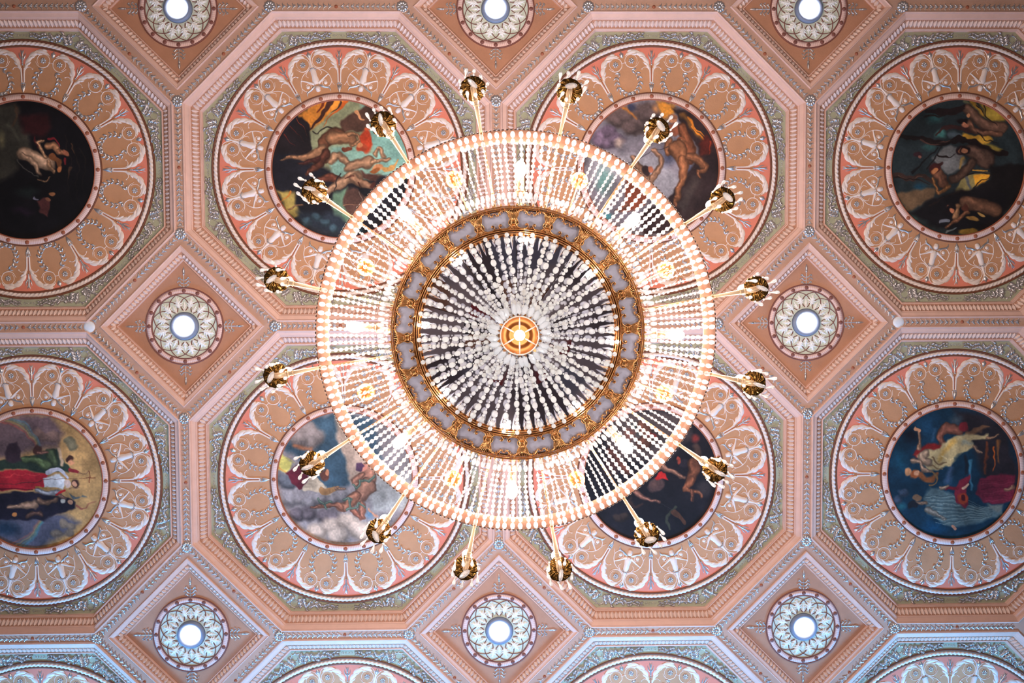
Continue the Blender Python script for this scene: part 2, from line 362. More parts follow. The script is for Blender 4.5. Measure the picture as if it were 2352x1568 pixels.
def carved_mesh(name, ap, nside, rot, e0, e1, a0, a1, step):
    # row of leaf tongues on the sloping face, apothem a0 (outer) .. a1 (inner)
    b = MB(); am = (a0+a1)/2; L = 2*am*math.tan(PI/nside); n = int(L/step)
    for s_ in range(nside):
        th = rot+2*PI*(s_+.5)/nside; ux, uy = math.cos(th), math.sin(th); tx, ty = -uy, ux
        for k in range(n):
            t = (k+.5)/n*L-L/2
            V = []
            for (da, dt, dz) in [(1,0,.5),(.8,-.38,.2),(.8,.38,.2),(.35,-.42,.5),(.35,.42,.5),(0,0,.4),(.5,0,5.2),(.2,0,4.4),(.85,0,3.6)]:
                ap_ = a1+(a0-a1)*da; e_ = e1+(e0-e1)*da+dz; tt = t+dt*step
                V.append((ux*ap_+tx*tt, uy*ap_+ty*tt, e_))
            b.add(V, [(1,0,8),(0,2,8),(1,8,6),(8,2,6),(3,1,6),(2,4,6),(3,6,7),(6,4,7),(3,7,5),(7,4,5)])
            # small dart between the tongues
            V = []
            for (da, dt, dz) in [(1,.5,.3),(.5,.42,.4),(.5,.58,.4),(.05,.5,.3),(.6,.5,2.0)]:
                ap_ = a1+(a0-a1)*da; e_ = e1+(e0-e1)*da+dz; tt = t+dt*step; V.append((ux*ap_+tx*tt, uy*ap_+ty*tt, e_))
            b.add(V, [(0,1,4),(1,3,4),(3,2,4),(2,0,4)])
    return b.mesh(name, M['carved'], S, smooth=False, down=True)
def foliage_mesh():      # one eighth: octagon corner along +v
    b = MB(); rr = random.Random(3)
    def pos(t, f):          # t degrees from the corner, f 0..1 across the band (0 circle side)
        r0 = 296; r1 = 311/math.cos(R_(22.5-abs(t))); r = r0+(r1-r0)*f; return (r*math.sin(R_(t)), r*math.cos(R_(t)))
    c = (0, 316)
    b.ribbon(arc(c, 12.5, -70, 250, 30, 9.5), [1.1,1.4,1.0,.4], [2.2,2.4,1.8])
    b.ribbon(arc(c, 9, 60, -180, 20, 4), [.6,.9,.5], 1.6)
    for k in range(9):
        a = R_(-60+k*36); p = (c[0]+11*math.cos(a), c[1]+11*math.sin(a)); q = (c[0]+(17+rr.random()*3)*math.cos(a+.5), c[1]+min(17, 17)*math.sin(a+.5)); b.leaf(p, q, 2.0, 2.6, .15)
    for sg in (1,-1):
        f = [(2,.1),(3.2,.45),(5,.75),(7,.4),(9,.25),(11,.6),(13,.55),(15,.35),(17,.6),(19,.5)]
        st = spline([pos(sg*t, q) for t, q in f], 60); b.ribbon(st, [1.4,1.2,1.0,.8,.5,.3], [2.2,1.8,1.2])
        nl = 15
        for k in range(nl):
            i = int((k+.5)/nl*58); p = st[i]; d = st[min(59,i+2)]-st[max(0,i-2)]; d /= np.linalg.norm(d)+1e-9; Lq = 16*(1-.5*k/nl)
            for s2 in (1,-1):
                for da, ls in ((30,1.0),(62,.75)):
                    a = R_(da+rr.uniform(-9,9))*s2; l = Lq*ls*rr.uniform(.8,1.1)
                    q = np.array((p[0]+l*(d[0]*math.cos(a)-d[1]*math.sin(a)), p[1]+l*(d[0]*math.sin(a)+d[1]*math.cos(a))))
                    rq = np.hypot(*q); tq = abs(math.degrees(math.atan2(q[0], q[1])))
                    if rq < 294 or tq > 22.2 or rq*math.cos(R_(22.5-tq)) > 312: continue
                    b.leaf(p, q, l*.24, 6.0, .18*s2, rr.uniform(0,.6), 6)
        p = pos(sg*20.6, .5); b.ribbon(arc(p, 3.2, 0, 330, 12, 1.2), .55, 1.0); p = pos(sg*21.9, .5); b.ribbon(arc(p, 2.4, 180, -120, 10, 1.0), .5, 1.0)
    return b.mesh('foliage_scroll', M['silver'], S, down=True)

# --- octagonal coffer prototype meshes
MS = {}
MS['frame'] = oct_frame_mesh()
MS['carved'] = carved_mesh('carved_band', 325, 8, R_(22.5), RC-10, RC-22, 332.6, 318.4, 9.2)
b = MB(); b.sweep_poly([(333,RC-10),(318,RC-22)], 8, R_(22.5)); MS['bed'] = b.mesh('band_bed', M['trough'], S, smooth=False, down=True)
b = MB()
V = []; n = 192
for i in range(n):
    a = 2*PI*i/n; k = (a-R_(0)+R_(22.5)) % R_(45) - R_(22.5); ro = 313/math.cos(k); V += [(ro*math.cos(a), ro*math.sin(a), 0), (289*math.cos(a), 289*math.sin(a), 0)]
b.add(V, [(2*i, 2*i+1, 2*((i+1)%n)+1, 2*((i+1)%n)) for i in range(n)])
MS['green'] = b.mesh('sage_spandrel', M['green'], S, smooth=False, down=True)
MS['foliage'] = foliage_mesh()
MS['rimout'] = ring_prof_mesh('outer_rim', [(295.5,0),(295,2.5),(293,3.8),(291,2.5),(290,0)], M['brown'])
MS['rimin'] = ring_prof_mesh('inner_rim', [(282,0),(281.5,1.8),(279.5,2.6),(277.5,1.8),(277,0)], M['brown'])
MS['rope'] = rope_mesh()
MS['ropebed'] = annulus_mesh('rope_bed', 280, 292, .1, M['cream'])
MS['salmon'] = annulus_mesh('salmon_field', 170, 279, .2, M['salmon'])
MS['field'] = field_mesh(); MS['acanthus'] = acanthus_mesh(); MS['scr_p'] = scrolls_mesh('putto'); MS['scr_w'] = scrolls_mesh('wreath')
MS['putto'] = putto_mesh(); putto_silver_meshes(); MS['wreath'] = wreath_mesh(); MS['divider'] = divider_mesh(); MS['stem'] = stem_mesh(); MS['stemline'] = stem_line_mesh()
MS['rose'] = rosette_mesh('scroll_rosette', 7.4, M['silver'], 7, 3.6)
MS['medring'] = ring_prof_mesh('medallion_ring', [(171.5,0),(171,3.2),(159,3.2),(158,2),(157.5,-2)], M['flute'], 260)
MS['medline'] = ring_prof_mesh('medallion_line', [(174.5,0),(174,3.2),(172.6,4),(171.2,3.4),(171,1)], M['brown'], 260)
MS['medinner'] = ring_prof_mesh('medallion_bead', [(159,2),(158.8,4),(157.6,4.4),(156.4,3.4),(156,-2)], M['russet'], 260)
b = MB(); b.dome((0,0), 4.9, 2.6, n=18, m=4); MS['boss'] = b.mesh('ring_boss', M['russet'], S, down=True)
MS['blank'] = None
b = MB(); b.v = [(160*math.cos(2*PI*i/96), 160*math.sin(2*PI*i/96), 0) for i in range(96)]; b.f = [tuple(range(96))[::-1]]
MS['blank'] = b.mesh('medallion_field', mat('dark_canvas', (60,50,48), .7, noise=.4, nscale=3), S, down=True)

def build_coffer(kind):
    r = bpy.data.objects.new('octagonal_coffer', None); C.objects.link(r)
    ob('octagonal_frame', MS['frame'], r); cb = ob('carved_band', MS['carved'], r); ob('band_bed', MS['bed'], cb); ob('sage_spandrel', MS['green'], r)
    for k in range(8): ob('foliage_scroll', MS['foliage'], r, (0,0,0), R_(22.5+45*k))
    ob('rim_moulding', MS['rimout'], r); ob('rim_moulding', MS['rimin'], r); ro = ob('rope_moulding', MS['rope'], r); ob('rope_bed', MS['ropebed'], ro)
    ob('salmon_field', MS['salmon'], r)
    for k in range(12):
        t = ob('arcade_panel', MS['field'], r, (0,0,0), R_(15+30*k))
        ob('acanthus_scroll', MS['acanthus'], t); ob('scrollwork', MS['scr_p' if kind == 'putto' else 'scr_w'], t)
        c = Z(815,525)
        for sg in (1,-1): ob('scroll_rosette', MS['rose'], t, (sg*c[0]*S, c[1]*S, 0))
        if kind == 'putto': ob('putto_figure', MS['putto'], t); ob('hip_garland', MS['hip'], t); [ob('silver_wing', MS['wing'], t, flip=f_) for f_ in (False, True)]
        else: [ob('laurel_branch', MS['wreath'], t, flip=f_) for f_ in (False, True)]
        ob('silver_bud', MS['bud'], t)
        d = ob('stem', MS['stem'], r, (0,0,0), R_(30*k)); ob('silver_sprig', MS['divider'], d); ob('silver_vase', MS['vase'], d); ob('stem_line', MS['stemline'], d)
    g = ob('medallion_ring', MS['medring'], r); ob('medallion_line', MS['medline'], g); ob('medallion_bead', MS['medinner'], g)
    for k in range(24): ob('ring_boss', MS['boss'], r, (165*S*math.cos(R_(15*k)), 165*S*math.sin(R_(15*k)), -3.0*S))
    return r
OCT = {
 (0,0): ('wreath', 'the dark pale-nude painting at the left edge, with laurel wreaths'),
 (1,0): ('putto', 'the winged horned figures painting, ringed by plaster cherubs'),
 (2,0): ('wreath', 'the bearded nude on a cliff painting, with laurel wreaths'),
 (3,0): ('putto', 'the dark tree figures painting, ringed by plaster cherubs'),
 (0,1): ('putto', 'the rainbow and robed figures painting, ringed by cherubs'),
 (1,1): ('wreath', 'the serpent-bound nude painting, with laurel wreaths'),
 (2,1): ('putto', 'the near-black helmet painting, ringed by plaster cherubs'),
 (3,1): ('wreath', 'the blue floating woman painting, with laurel wreaths'),
 (0,2): ('wreath', 'bottom left'), (1,2): ('putto', 'bottom left of centre'), (2,2): ('wreath', 'bottom right of centre'), (3,2): ('putto', 'bottom right')}
LAB2 = {(0,2): 'blue-lit octagonal ceiling coffer cut off at the bottom left corner', (1,2): 'octagonal ceiling coffer cut off at the bottom edge, left of the bottom centre downlight',
        (2,2): 'octagonal ceiling coffer cut off at the bottom edge, right of the bottom centre downlight', (3,2): 'blue-lit octagonal ceiling coffer cut off at the bottom right corner'}
protos = {}
for (i, j), (kind, desc) in OCT.items():
    if kind not in protos: o = protos[kind] = build_coffer(kind)
    else: o = copy_tree(protos[kind])
    x, y = lat(i-.5, j+.5); o.location = (x, y, HC+RC*S)
    w = 'winged cherubs' if kind == 'putto' else 'laurel wreaths'
    tag(o, LAB2.get((i,j)) or ('octagonal ceiling coffer framing %s' % desc), 'ceiling coffer', 'octagonal ceiling coffers')
    if j == 2: ob('medallion_field', MS['blank'], o)

# ================================================================ diamonds
def diamond_frame_mesh():
    b = MB(); q = 1/math.sqrt(2)
    prof = [(186*q,DC),(185*q,DC+3),(183*q,DC+3.4),(181*q,DC+1.5),(172*q,DC),(171*q,DC-3),(170*q,DC-3)]
    b.sweep_poly(prof, 4, 0.0); prof = [(154*q,DC-12),(153*q,DC-11),(151*q,DC-11),(150*q,0)]
    b.sweep_poly(prof, 4, 0.0); return b.mesh('diamond_frame', M['pinkmould'], S, smooth=False, down=True)
DS = {}
DS['frame'] = diamond_frame_mesh()
q = 1/math.sqrt(2); DS['carved'] = carved_mesh('carved_band', 0, 4, 0.0, DC-3, DC-12, 169.5*q, 154.5*q, 9.4)
b = MB(); b.sweep_poly([(170*q,DC-3),(154*q,DC-12)], 4, 0.0); DS['bed'] = b.mesh('band_bed', M['trough'], S, smooth=False, down=True)
b = MB(); V = []
for i in range(64):
    a = 2*PI*i/64; ro = 151/(abs(math.cos(a))+abs(math.sin(a))); V += [(ro*math.cos(a), ro*math.sin(a), 0), (33*math.cos(a), 33*math.sin(a), 0)]
b.add(V, [(2*i, 2*i+1, 2*((i+1)%64)+1, 2*((i+1)%64)) for i in range(64)]); DS['panel'] = b.mesh('diamond_panel', M['panel'], S, smooth=False, down=True)
DS['ring'] = ring_prof_mesh('fluted_ring', [(86.5,0),(86,2.4),(76,2.4),(75,0)], M['flute2'], 160)
DS['line1'] = ring_prof_mesh('ring_line', [(89.5,0),(89,3.0),(87.5,3.6),(86.3,2.6),(86,0)], M['plum'], 160)
DS['line2'] = ring_prof_mesh('ring_line', [(76.5,0),(76,3.0),(74.8,3.4),(73.6,2.4),(73.2,0)], M['plum'], 160)
DS['disc'] = annulus_mesh('sage_disc', 33, 75, .3, M['lightgreen'], 96)
b = MB(); b.dome((0,0), 4.8, 2.4, n=16, m=4); DS['boss'] = b.mesh('ring_boss', M['plum'], S, down=True)
b = MB()                                                        # twelve interlaced loops
for k in range(12):
    a = R_(15+30*k); ux, uy = math.cos(a), math.sin(a)
    for sg in (1,-1): b.ribbon(spline([(ux*p-uy*t*sg, uy*p+ux*t*sg) for p, t in [(34,12),(40,18.5),(50,21.5),(60,18),(68,9.5),(73.5,0)]], 24), 1.0, 2.2+.3*(k%2))
DS['loops'] = b.mesh('interlaced_loops', M['plum'], S, down=True)
b = MB()
for k in range(12):
    a = R_(15+30*k); ux, uy = math.cos(a), math.sin(a); T_ = lambda p, t: (ux*p-uy*t, uy*p+ux*t)
    b.leaf(T_(38,0), T_(70,0), 3.0, 4.0, 0, .3)
    for sg in (1,-1):
        for (p0, p1, t1, w) in [(46,67,5.5,1.9),(45,61,10.5,2.1),(44,54,12,2.1),(43,48,8.5,1.8)]: b.leaf(T_(p0,0), T_(p1,t1*sg), w*1.25, 3.6, -.22*sg, .3)
    a = R_(30*k); ux, uy = math.cos(a), math.sin(a)
    b.leaf(T_(34,0), T_(57,0), 2.4, 3.0, 0, .3)
    for sg in (1,-1): b.leaf(T_(37,0), T_(50,5*sg), 2.0, 3.0, -.15*sg, .3); b.leaf(T_(34.5,0), T_(43,5.5*sg), 1.9, 3.0, -.15*sg, .3)
DS['leaves'] = b.mesh('palmette_leaves', M['white'], S, down=True)
b = MB(); b.leaf((0,0),(0,18),3.0,3.6); b.ribbon([(0,2),(0,-26)], [1.2,1.2], 2.2); b.dome((0,1),3,2.8)                # corner sprig, tip towards the coffer's corner
for (p, t, l) in [(-6,13,6),(-14,15,4),(-22,12,1)]:
    for sg in (1,-1): b.ribbon(spline([(0,p-6),(sg*6,p-5),(sg*10,p),(sg*t,p-2)],10), [.7,1.6,1.8,.3], 2.2); b.dome((sg*(t-1),p-3),1.6,2.4)
b.dome((0,-27),2.0,2.4); b.leaf((0,-24),(0,-34),1.5,2)
DS['sprig'] = b.mesh('corner_sprig', M['silver'], S, down=True)
def build_diamond():
    r = bpy.data.objects.new('diamond_coffer', None); C.objects.link(r)
    ob('diamond_frame', DS['frame'], r); cb = ob('carved_band', DS['carved'], r); ob('band_bed', DS['bed'], cb); ob('diamond_panel', DS['panel'], r)
    g = ob('fluted_ring', DS['ring'], r); ob('ring_line', DS['line1'], g); ob('ring_line', DS['line2'], g)
    d = ob('rose_disc', DS['disc'], r); ob('interlaced_loops', DS['loops'], d); ob('palmette_leaves', DS['leaves'], d)
    for k in range(16): ob('ring_boss', DS['boss'], r, (81*S*math.cos(R_(22.5*k)), 81*S*math.sin(R_(22.5*k)), -2.2*S))
    for k in range(4): a = R_(90*k); ob('corner_sprig', DS['sprig'], r, (118*S*math.cos(a), 118*S*math.sin(a), 0), a-PI/2)
    return r
DN = {(0,0):'top left',(1,0):'top centre',(2,0):'top right',(0,1):'middle left',(1,1):'central',(2,1):'middle right',(0,2):'bottom left',(1,2):'bottom centre',(2,2):'bottom right'}
dp = None
b = MB(); b.lathe([(19,6),(20,0),(22,-6),(27,-9),(31,-7),(32,-1),(32,2)], 40); collar_me = b.mesh('collar', M['collar'], S)
b = MB(); b.ell((0,0,-5), (20.5,20.5,12), 28, 14); bulb_me = b.mesh('lamp_bulb', M['down'], S)
for (i, j), nm in DN.items():
    o = dp = build_diamond() if dp is None else copy_tree(dp)
    x, y = lat(i, j); o.location = (x, y, HC+DC*S)
    lab = 'diamond ceiling coffer with a petalled rose around the %s downlight' % nm if nm != 'central' else 'diamond ceiling coffer directly above the chandelier, mostly hidden behind it'
    tag(o, lab, 'ceiling coffer', 'diamond ceiling coffers')
    if nm != 'central':
        l = bpy.data.objects.new('downlight', None); C.objects.link(l); l.location = (x, y, HC+DC*S)
        ob('lamp_collar', collar_me, l); ob('lamp_bulb', bulb_me, l)
        tag(l, 'glowing white downlight, %s one of the nine ceiling diamonds' % nm, 'light', 'ceiling downlights')

# ================================================================ ribs: the ceiling face between the coffers
b = MB()
for i in range(-2, 6):
    for j in range(-2, 6):
        x, y = lat(i-.5, j+.5); x /= S; y /= S; ho = 350/math.cos(PI/8) if (i, j) in OCT else 0; to = 359/math.cos(PI/8)
        if ho:
            V = [(x+q_*math.cos(R_(22.5+45*k)), y+q_*math.sin(R_(22.5+45*k)), 0) for k in range(8) for q_ in (ho, to)]
            b.add(V, [(2*k, 2*k+1, 2*((k+1)%8)+1, 2*((k+1)%8)) for k in range(8)])
        else: b.add([(x+to*math.cos(R_(22.5+45*k)), y+to*math.sin(R_(22.5+45*k)), 0) for k in range(8)], [tuple(range(8))])
        x, y = lat(i, j); x /= S; y /= S
        if (i, j) in DN:
            V = [(x+q_*math.cos(R_(90*k)), y+q_*math.sin(R_(90*k)), 0) for k in range(4) for q_ in (186, D_)]
            b.add(V, [(2*k, 2*k+1, 2*((k+1)%4)+1, 2*((k+1)%4)) for k in range(4)])
        else: b.add([(x+D_*math.cos(R_(90*k)), y+D_*math.sin(R_(90*k)), 0) for k in range(4)], [(0,1,2,3)])
ceil = ob('ceiling', b.mesh('ceiling', M['rib'], S, smooth=False), None, (0,0,HC)); ceil['kind'] = 'structure'

# rosettes, garlands
rose_me = rosette_mesh('rib_rosette', 14, M['silver'], 10, 6)
b = MB(); b.dome((0,0), 13, 3, n=28, m=3); disc_me = b.mesh('cover_plate', M['whitedisc'], S, down=True)
SIDE = {0: 'right', 90: 'bottom', 180: 'left', 270: 'top'}
for (i, j), nm in DN.items():
    for a in (0, 90, 180, 270):
        x, y = lat(i, j); x += D_*S*math.cos(R_(a)); y += D_*S*math.sin(R_(a))
        if j == 0 and a == 270: continue
        if j == 2 and a == 90: continue
        if (i, j, a) in ((0,1,180), (2,1,0)):
            o = ob('cover_plate', disc_me, None, (x, y, HC)); tag(o, 'plain white round cover plate at the %s corner of the %s diamond' % (SIDE[a], nm), 'cover plate', 'white cover plates')
        else:
            o = ob('rib_rosette', rose_me, None, (x, y, HC)); tag(o, 'silver plaster rosette at the %s corner of the %s diamond' % (SIDE[a], nm), 'rosette', 'silver rosettes on the ceiling ribs')
def garland_mesh(L, seed):
    b = MB(); rr = random.Random(seed); h = L/2-17
    for sg in (1,-1):
        b.ribbon([(sg*6,0),(sg*(6+h*.5),0),(sg*(5+h),0)], .6, 1.4); n = int(h/11.5)
        for k in range(n):
            u = sg*(8+(k+.15)*(h-6)/n); l = 10.5*(1.1 if k == n-1 else 1)
            for s2 in (1,-1):
                b.ribbon(spline([(u,0),(u+sg*-0+sg*l*.45, s2*2.2),(u+sg*l*.75, s2*5.2),(u+sg*l*.62, s2*8.2)],7), [1.0,1.7,1.2,.2], [1.6,2.4,1.6,.6])
            b.dome((u+sg*l*.35,0), 2.1, 3.0, n=8); b.leaf((u,0),(u+sg*l*.95,0),1.5,2.8)
            if rr.random() < .7: b.dome((u+sg*l*.2, rr.choice((-1,1))*3.6), 1.1, 2.6, n=7)
    return b.mesh('leaf_garland', M['silver'], S, down=True)
SL = 718/(1+math.sqrt(2))
gm = [garland_mesh(SL, k) for k in range(3)]
b = MB(); b.dome((0,0), 4.0, 2.6, n=14, m=3); gb = b.mesh('garland_boss', M['russet'], S, down=True)
def garland(x, y, rz_, lab, k=0):
    o = ob('leaf_garland', gm[k%3], None, (x, y, HC), rz_); ob('garland_boss', gb, o)
    tag(o, lab, 'garland', 'silver leaf garlands along the ceiling ribs')
DQ = {45: 'lower right', 135: 'lower left', 225: 'upper left', 315: 'upper right'}
k = 0
for (i, j), nm in DN.items():
    for a, nq in DQ.items():
        if (j == 0 and a > 180) or (j == 2 and a < 180 and False): continue
        x, y = lat(i, j); x += D_*S*.5*math.sqrt(2)*math.cos(R_(a)); y += D_*S*.5*math.sqrt(2)*math.sin(R_(a)); k += 1
        garland(x, y, R_(a+90), 'silver leaf garland along the %s side of the %s diamond' % (nq, nm), k)
ON = {(0,0):'upper far left',(1,0):'upper left of centre',(2,0):'upper right of centre',(3,0):'upper far right',(0,1):'lower far left',(1,1):'lower left of centre',(2,1):'lower right of centre',(3,1):'lower far right'}
for j in (0,1,2):
    for i in range(0,4):
        x, y = lat(i-.5, j); k += 1
        if j == 1: lab = 'straight horizontal leaf garland between the %s and %s octagons' % (ON[(i,0)], ON[(i,1)])
        elif j == 0: lab = 'horizontal leaf garland at the top edge above the %s octagon' % ON[(i,0)]
        else: lab = 'horizontal leaf garland below the %s octagon, near the bottom edge' % ON[(i,1)]
        garland(x, y, 0, lab, k)
for i in (0,1,2):
    for j in (0,1):
        x, y = lat(i, j+.5); k += 1
        garland(x, y, PI/2, 'straight vertical leaf garland between the %s and %s octagons' % (ON[(i,j)], ON[(i+1,j)]), k)
# ================================================================ PAINTINGS (painted canvases, colour mixed stroke by stroke on a fine grid)
NP = 300
def vnoise(n, cells, seed):
    r = np.random.RandomState(seed); g = r.rand(cells+2, cells+2); t = np.linspace(0, cells, n, endpoint=False)
    i = t.astype(int); f = t-i; f = f*f*(3-2*f)
    a = g[np.ix_(i,i)]; b_ = g[np.ix_(i,i+1)]; c = g[np.ix_(i+1,i)]; d = g[np.ix_(i+1,i+1)]; fx = f[None,:]; fy = f[:,None]
    return a*(1-fx)*(1-fy)+b_*fx*(1-fy)+c*(1-fx)*fy+d*fx*fy
class Canvas:
    def __init__(s, cx, cy, R, base, seed):
        s.R = R; g = np.linspace(-1.03, 1.03, NP); s.X, s.Y = np.meshgrid(cx+g*R, cy+g*R)
        s.I = np.zeros((NP, NP, 3))+np.array(base)/255.; s.seed = seed
        n = sum(vnoise(NP, c, seed+c)/w for c, w in ((5,1),(11,2),(23,4),(47,8)))/1.875; s.n = n-.5
        wx = (vnoise(NP, 14, seed+90)-.5)+(vnoise(NP, 34, seed+91)-.5)*.6; wy = (vnoise(NP, 14, seed+92)-.5)+(vnoise(NP, 34, seed+93)-.5)*.6
        s.X = s.X+wx*R*.05; s.Y = s.Y+wy*R*.05
        s.I *= (1+s.n*.5)[:,:,None]
    def put(s, m, col, tex=.35):
        m = np.clip(m, 0, 1)[:,:,None]; c = np.array(col)/255.*(1+s.n*tex)[:,:,None]; s.I = s.I*(1-m)+c*m
    def E(s, x, y, rx, ry, col, rot=0, soft=.3, al=1):
        a = R_(rot); dx = s.X-x; dy = s.Y-y; u = (dx*math.cos(a)+dy*math.sin(a))/rx; v = (-dx*math.sin(a)+dy*math.cos(a))/ry
        s.put((1-np.sqrt(u*u+v*v))/soft*al if al == 1 else np.clip((1-np.sqrt(u*u+v*v))/soft,0,1)*al, col)
    def L(s, pts, w0, w1, col, soft=8, al=1):
        pts = spline(pts, max(6, len(pts)*5)) if len(pts) > 2 else np.array(pts, float); n = len(pts); m = np.zeros_like(s.X)
        for k in range(n-1):
            a, b_ = pts[k], pts[k+1]; d = b_-a; L2 = d@d+1e-6; t = np.clip(((s.X-a[0])*d[0]+(s.Y-a[1])*d[1])/L2, 0, 1)
            ds = np.hypot(s.X-a[0]-t*d[0], s.Y-a[1]-t*d[1]); w = w0+(w1-w0)*(k+t)/(n-1); m = np.maximum(m, np.clip((w-ds)/soft, 0, 1))
        s.put(m*al, col)
    def G(s, poly, col, soft=14, al=1):
        p = np.array(poly, float); n = len(p); ds = np.full(s.X.shape, 1e9); ins = np.zeros(s.X.shape, bool)
        for k in range(n):
            a, b_ = p[k], p[(k+1)%n]; d = b_-a; t = np.clip(((s.X-a[0])*d[0]+(s.Y-a[1])*d[1])/(d@d+1e-6), 0, 1)
            ds = np.minimum(ds, np.hypot(s.X-a[0]-t*d[0], s.Y-a[1]-t*d[1]))
            cr = ((a[1] > s.Y) != (b_[1] > s.Y)) & (s.X < (b_[0]-a[0])*(s.Y-a[1])/(b_[1]-a[1]+1e-9)+a[0]); ins ^= cr
        s.put(np.clip(.5+np.where(ins, ds, -ds)/soft, 0, 1)*al, col)
    def B(s, pts, w0, w1, col):          # a limb: dark contour, body, swelling muscles, highlight
        c = np.array(col, float); c = (c*.82+c.mean()*.18)*.94; s.L(pts, w0*1.10, w1*1.10, c*.45, 18); s.L(pts, w0*.95, w1*.95, c*.78, 26)
        q = spline(pts, 24) if len(pts) > 2 else np.linspace(pts[0], pts[1], 24); rr = random.Random(int(q[0][0]*7+q[-1][1])); k = 0.0
        while k < 23:
            w = w0+(w1-w0)*k/23; p = q[int(k)]; d = q[min(23,int(k)+1)]-q[max(0,int(k)-1)]; an = math.degrees(math.atan2(d[1], d[0])); nn = np.array([-d[1], d[0]])/(np.linalg.norm(d)+1e-6)
            o = rr.uniform(-.35,.35); s.E(p[0]+nn[0]*w*o-w*.12, p[1]+nn[1]*w*o-w*.2, w*rr.uniform(.7,1.0), w*rr.uniform(.38,.55), np.minimum(c*1.14, 250), an, .9, .75)
            o = rr.choice((-.75,.75)); s.E(p[0]+nn[0]*w*o, p[1]+nn[1]*w*o, w*.6, w*.3, c*.5, an, .9, .6)
            k += max(1.5, 23*w*1.1/(sum(np.linalg.norm(q[i+1]-q[i]) for i in range(23))+1))
    def cloud(s, pts, r, col, dark=.62):
        rr = random.Random(len(pts)+int(r)); c = np.array(col, float)
        for (x, y) in pts:
            s.E(x+r*.12, y+r*.18, r*1.08, r*.9, c*dark, soft=.45); s.E(x-r*.08, y-r*.1, r*.9, r*.75, c, soft=.6)
    def obj(s, lab, x, y):
        h = (vnoise(NP, 90, s.seed+5)-.5)*.16+(vnoise(NP, 8, s.seed+6)-.5)*.30+(vnoise(NP, 22, s.seed+7)-.5)*.18; s.I *= (.93+h)[:,:,None]
        me = bpy.data.meshes.new('ceiling_painting'); g = np.linspace(-1.03, 1.03, NP); GX, GY = np.meshgrid(g, g); R0 = 156*S
        ok = (GX**2+GY**2) < 1.035; idx = -np.ones((NP, NP), int); idx[ok] = np.arange(ok.sum())
        V = np.c_[GX[ok]*R0, GY[ok]*R0, np.zeros(ok.sum())]
        A = idx[:-1,:-1]; B_ = idx[:-1,1:]; C_ = idx[1:,1:]; Dd = idx[1:,:-1]; k = (A>=0)&(B_>=0)&(C_>=0)&(Dd>=0)
        me.from_pydata(V.tolist(), [], np.c_[A[k],Dd[k],C_[k],B_[k]].tolist()); me.materials.append(M['oil'])
        col = np.clip(s.I[ok], 0, 1); col = np.where(col <= .04045, col/12.92, ((col+.055)/1.055)**2.4)
        at = me.color_attributes.new('paint', 'FLOAT_COLOR', 'POINT'); at.data.foreach_set('color', np.c_[col, np.ones(len(col))].astype(np.float32).ravel())
        o = ob('ceiling_painting', me, None, (x, y, HC+(RC-.6)*S)); tag(o, lab, 'painting', 'round ceiling paintings'); return o
def ppos(i, j): return lat(i-.5, j+.5)
FL = (226,160,110)
# --- upper left of centre: winged figures
c = Canvas(784, 802, 720, (30,28,34), 1)
c.G([(430,60),(1150,60),(1500,500),(1560,900),(1200,900),(850,880),(450,700),(420,420)], (150,150,112), 60)
c.G([(350,230),(600,60),(880,60),(700,200),(470,400),(430,330)], (226,138,52), 30)
c.L([(700,90),(560,260),(460,400)], 34, 12, (70,38,30)); c.L([(870,80),(740,190),(600,360)], 26, 6, (196,92,36)); c.L([(640,80),(540,190)], 20, 10, (120,50,30)); c.L([(800,100),(690,210)], 14, 8, (60,40,34))
c.G([(1000,110),(1500,300),(1540,900),(1230,900),(1150,640),(1100,560)], (134,176,160), 60)
c.G([(690,560),(1000,560),(1150,640),(1300,840),(1000,900),(700,880)], (140,176,156), 40)
c.G([(780,300),(960,200),(1060,130),(1180,190),(1120,330),(1010,400),(800,410)], (84,56,44), 24); c.L([(960,210),(1040,280)], 26, 10, (196,136,92))
c.G([(60,640),(200,380),(380,240),(460,330),(480,480),(460,640)], (34,26,28), 20); c.L([(200,420),(300,560)],8,4,(120,40,28)); c.L([(330,260),(440,440)],8,4,(150,60,34)); c.L([(260,330),(400,520)],7,3,(110,40,28))
c.L([(500,410),(540,435),(580,390),(660,360),(740,400)], 9, 13, (44,34,30))
c.B([(760,430),(660,470),(610,560),(640,680)], 78, 60, (150,84,50)); c.B([(600,600),(470,660),(300,670),(130,700)], 56, 12, (206,136,88)); c.B([(640,640),(560,740),(430,860)], 60, 22, (120,60,40)); c.B([(560,700),(420,720),(330,730)], 34,14,(96,44,34))
c.B([(700,470),(800,470),(900,480)], 74, 66, (206,132,82)); c.B([(880,440),(970,440),(990,490),(900,550)], 30, 22, (214,140,88)); c.E(1060,500,66,150,(196,66,36)); c.E(1010,570,70,54,(170,70,42)); c.E(990,545,36,30,(206,130,84)); c.L([(1060,380),(1110,390)],16,10,(216,90,44)); c.L([(820,590),(900,580)],30,18,(120,60,40))
c.B([(700,720),(740,650),(820,690),(900,770)], 36, 46, FL); c.B([(880,780),(980,750),(1080,720)], 62, 66, (214,150,104)); c.B([(1150,640),(1210,600),(1240,660)], 28, 24, FL); c.B([(1120,720),(1200,700),(1280,700)], 34, 24, FL); c.E(1180,790,62,52,(206,136,90)); c.L([(1250,810),(1340,760),(1380,700)], 30, 12, (200,146,84)); c.E(1150,820,60,30,(150,86,44))
c.G([(1000,830),(1100,840),(1300,900),(1200,960),(1020,880)], (92,58,48), 20)
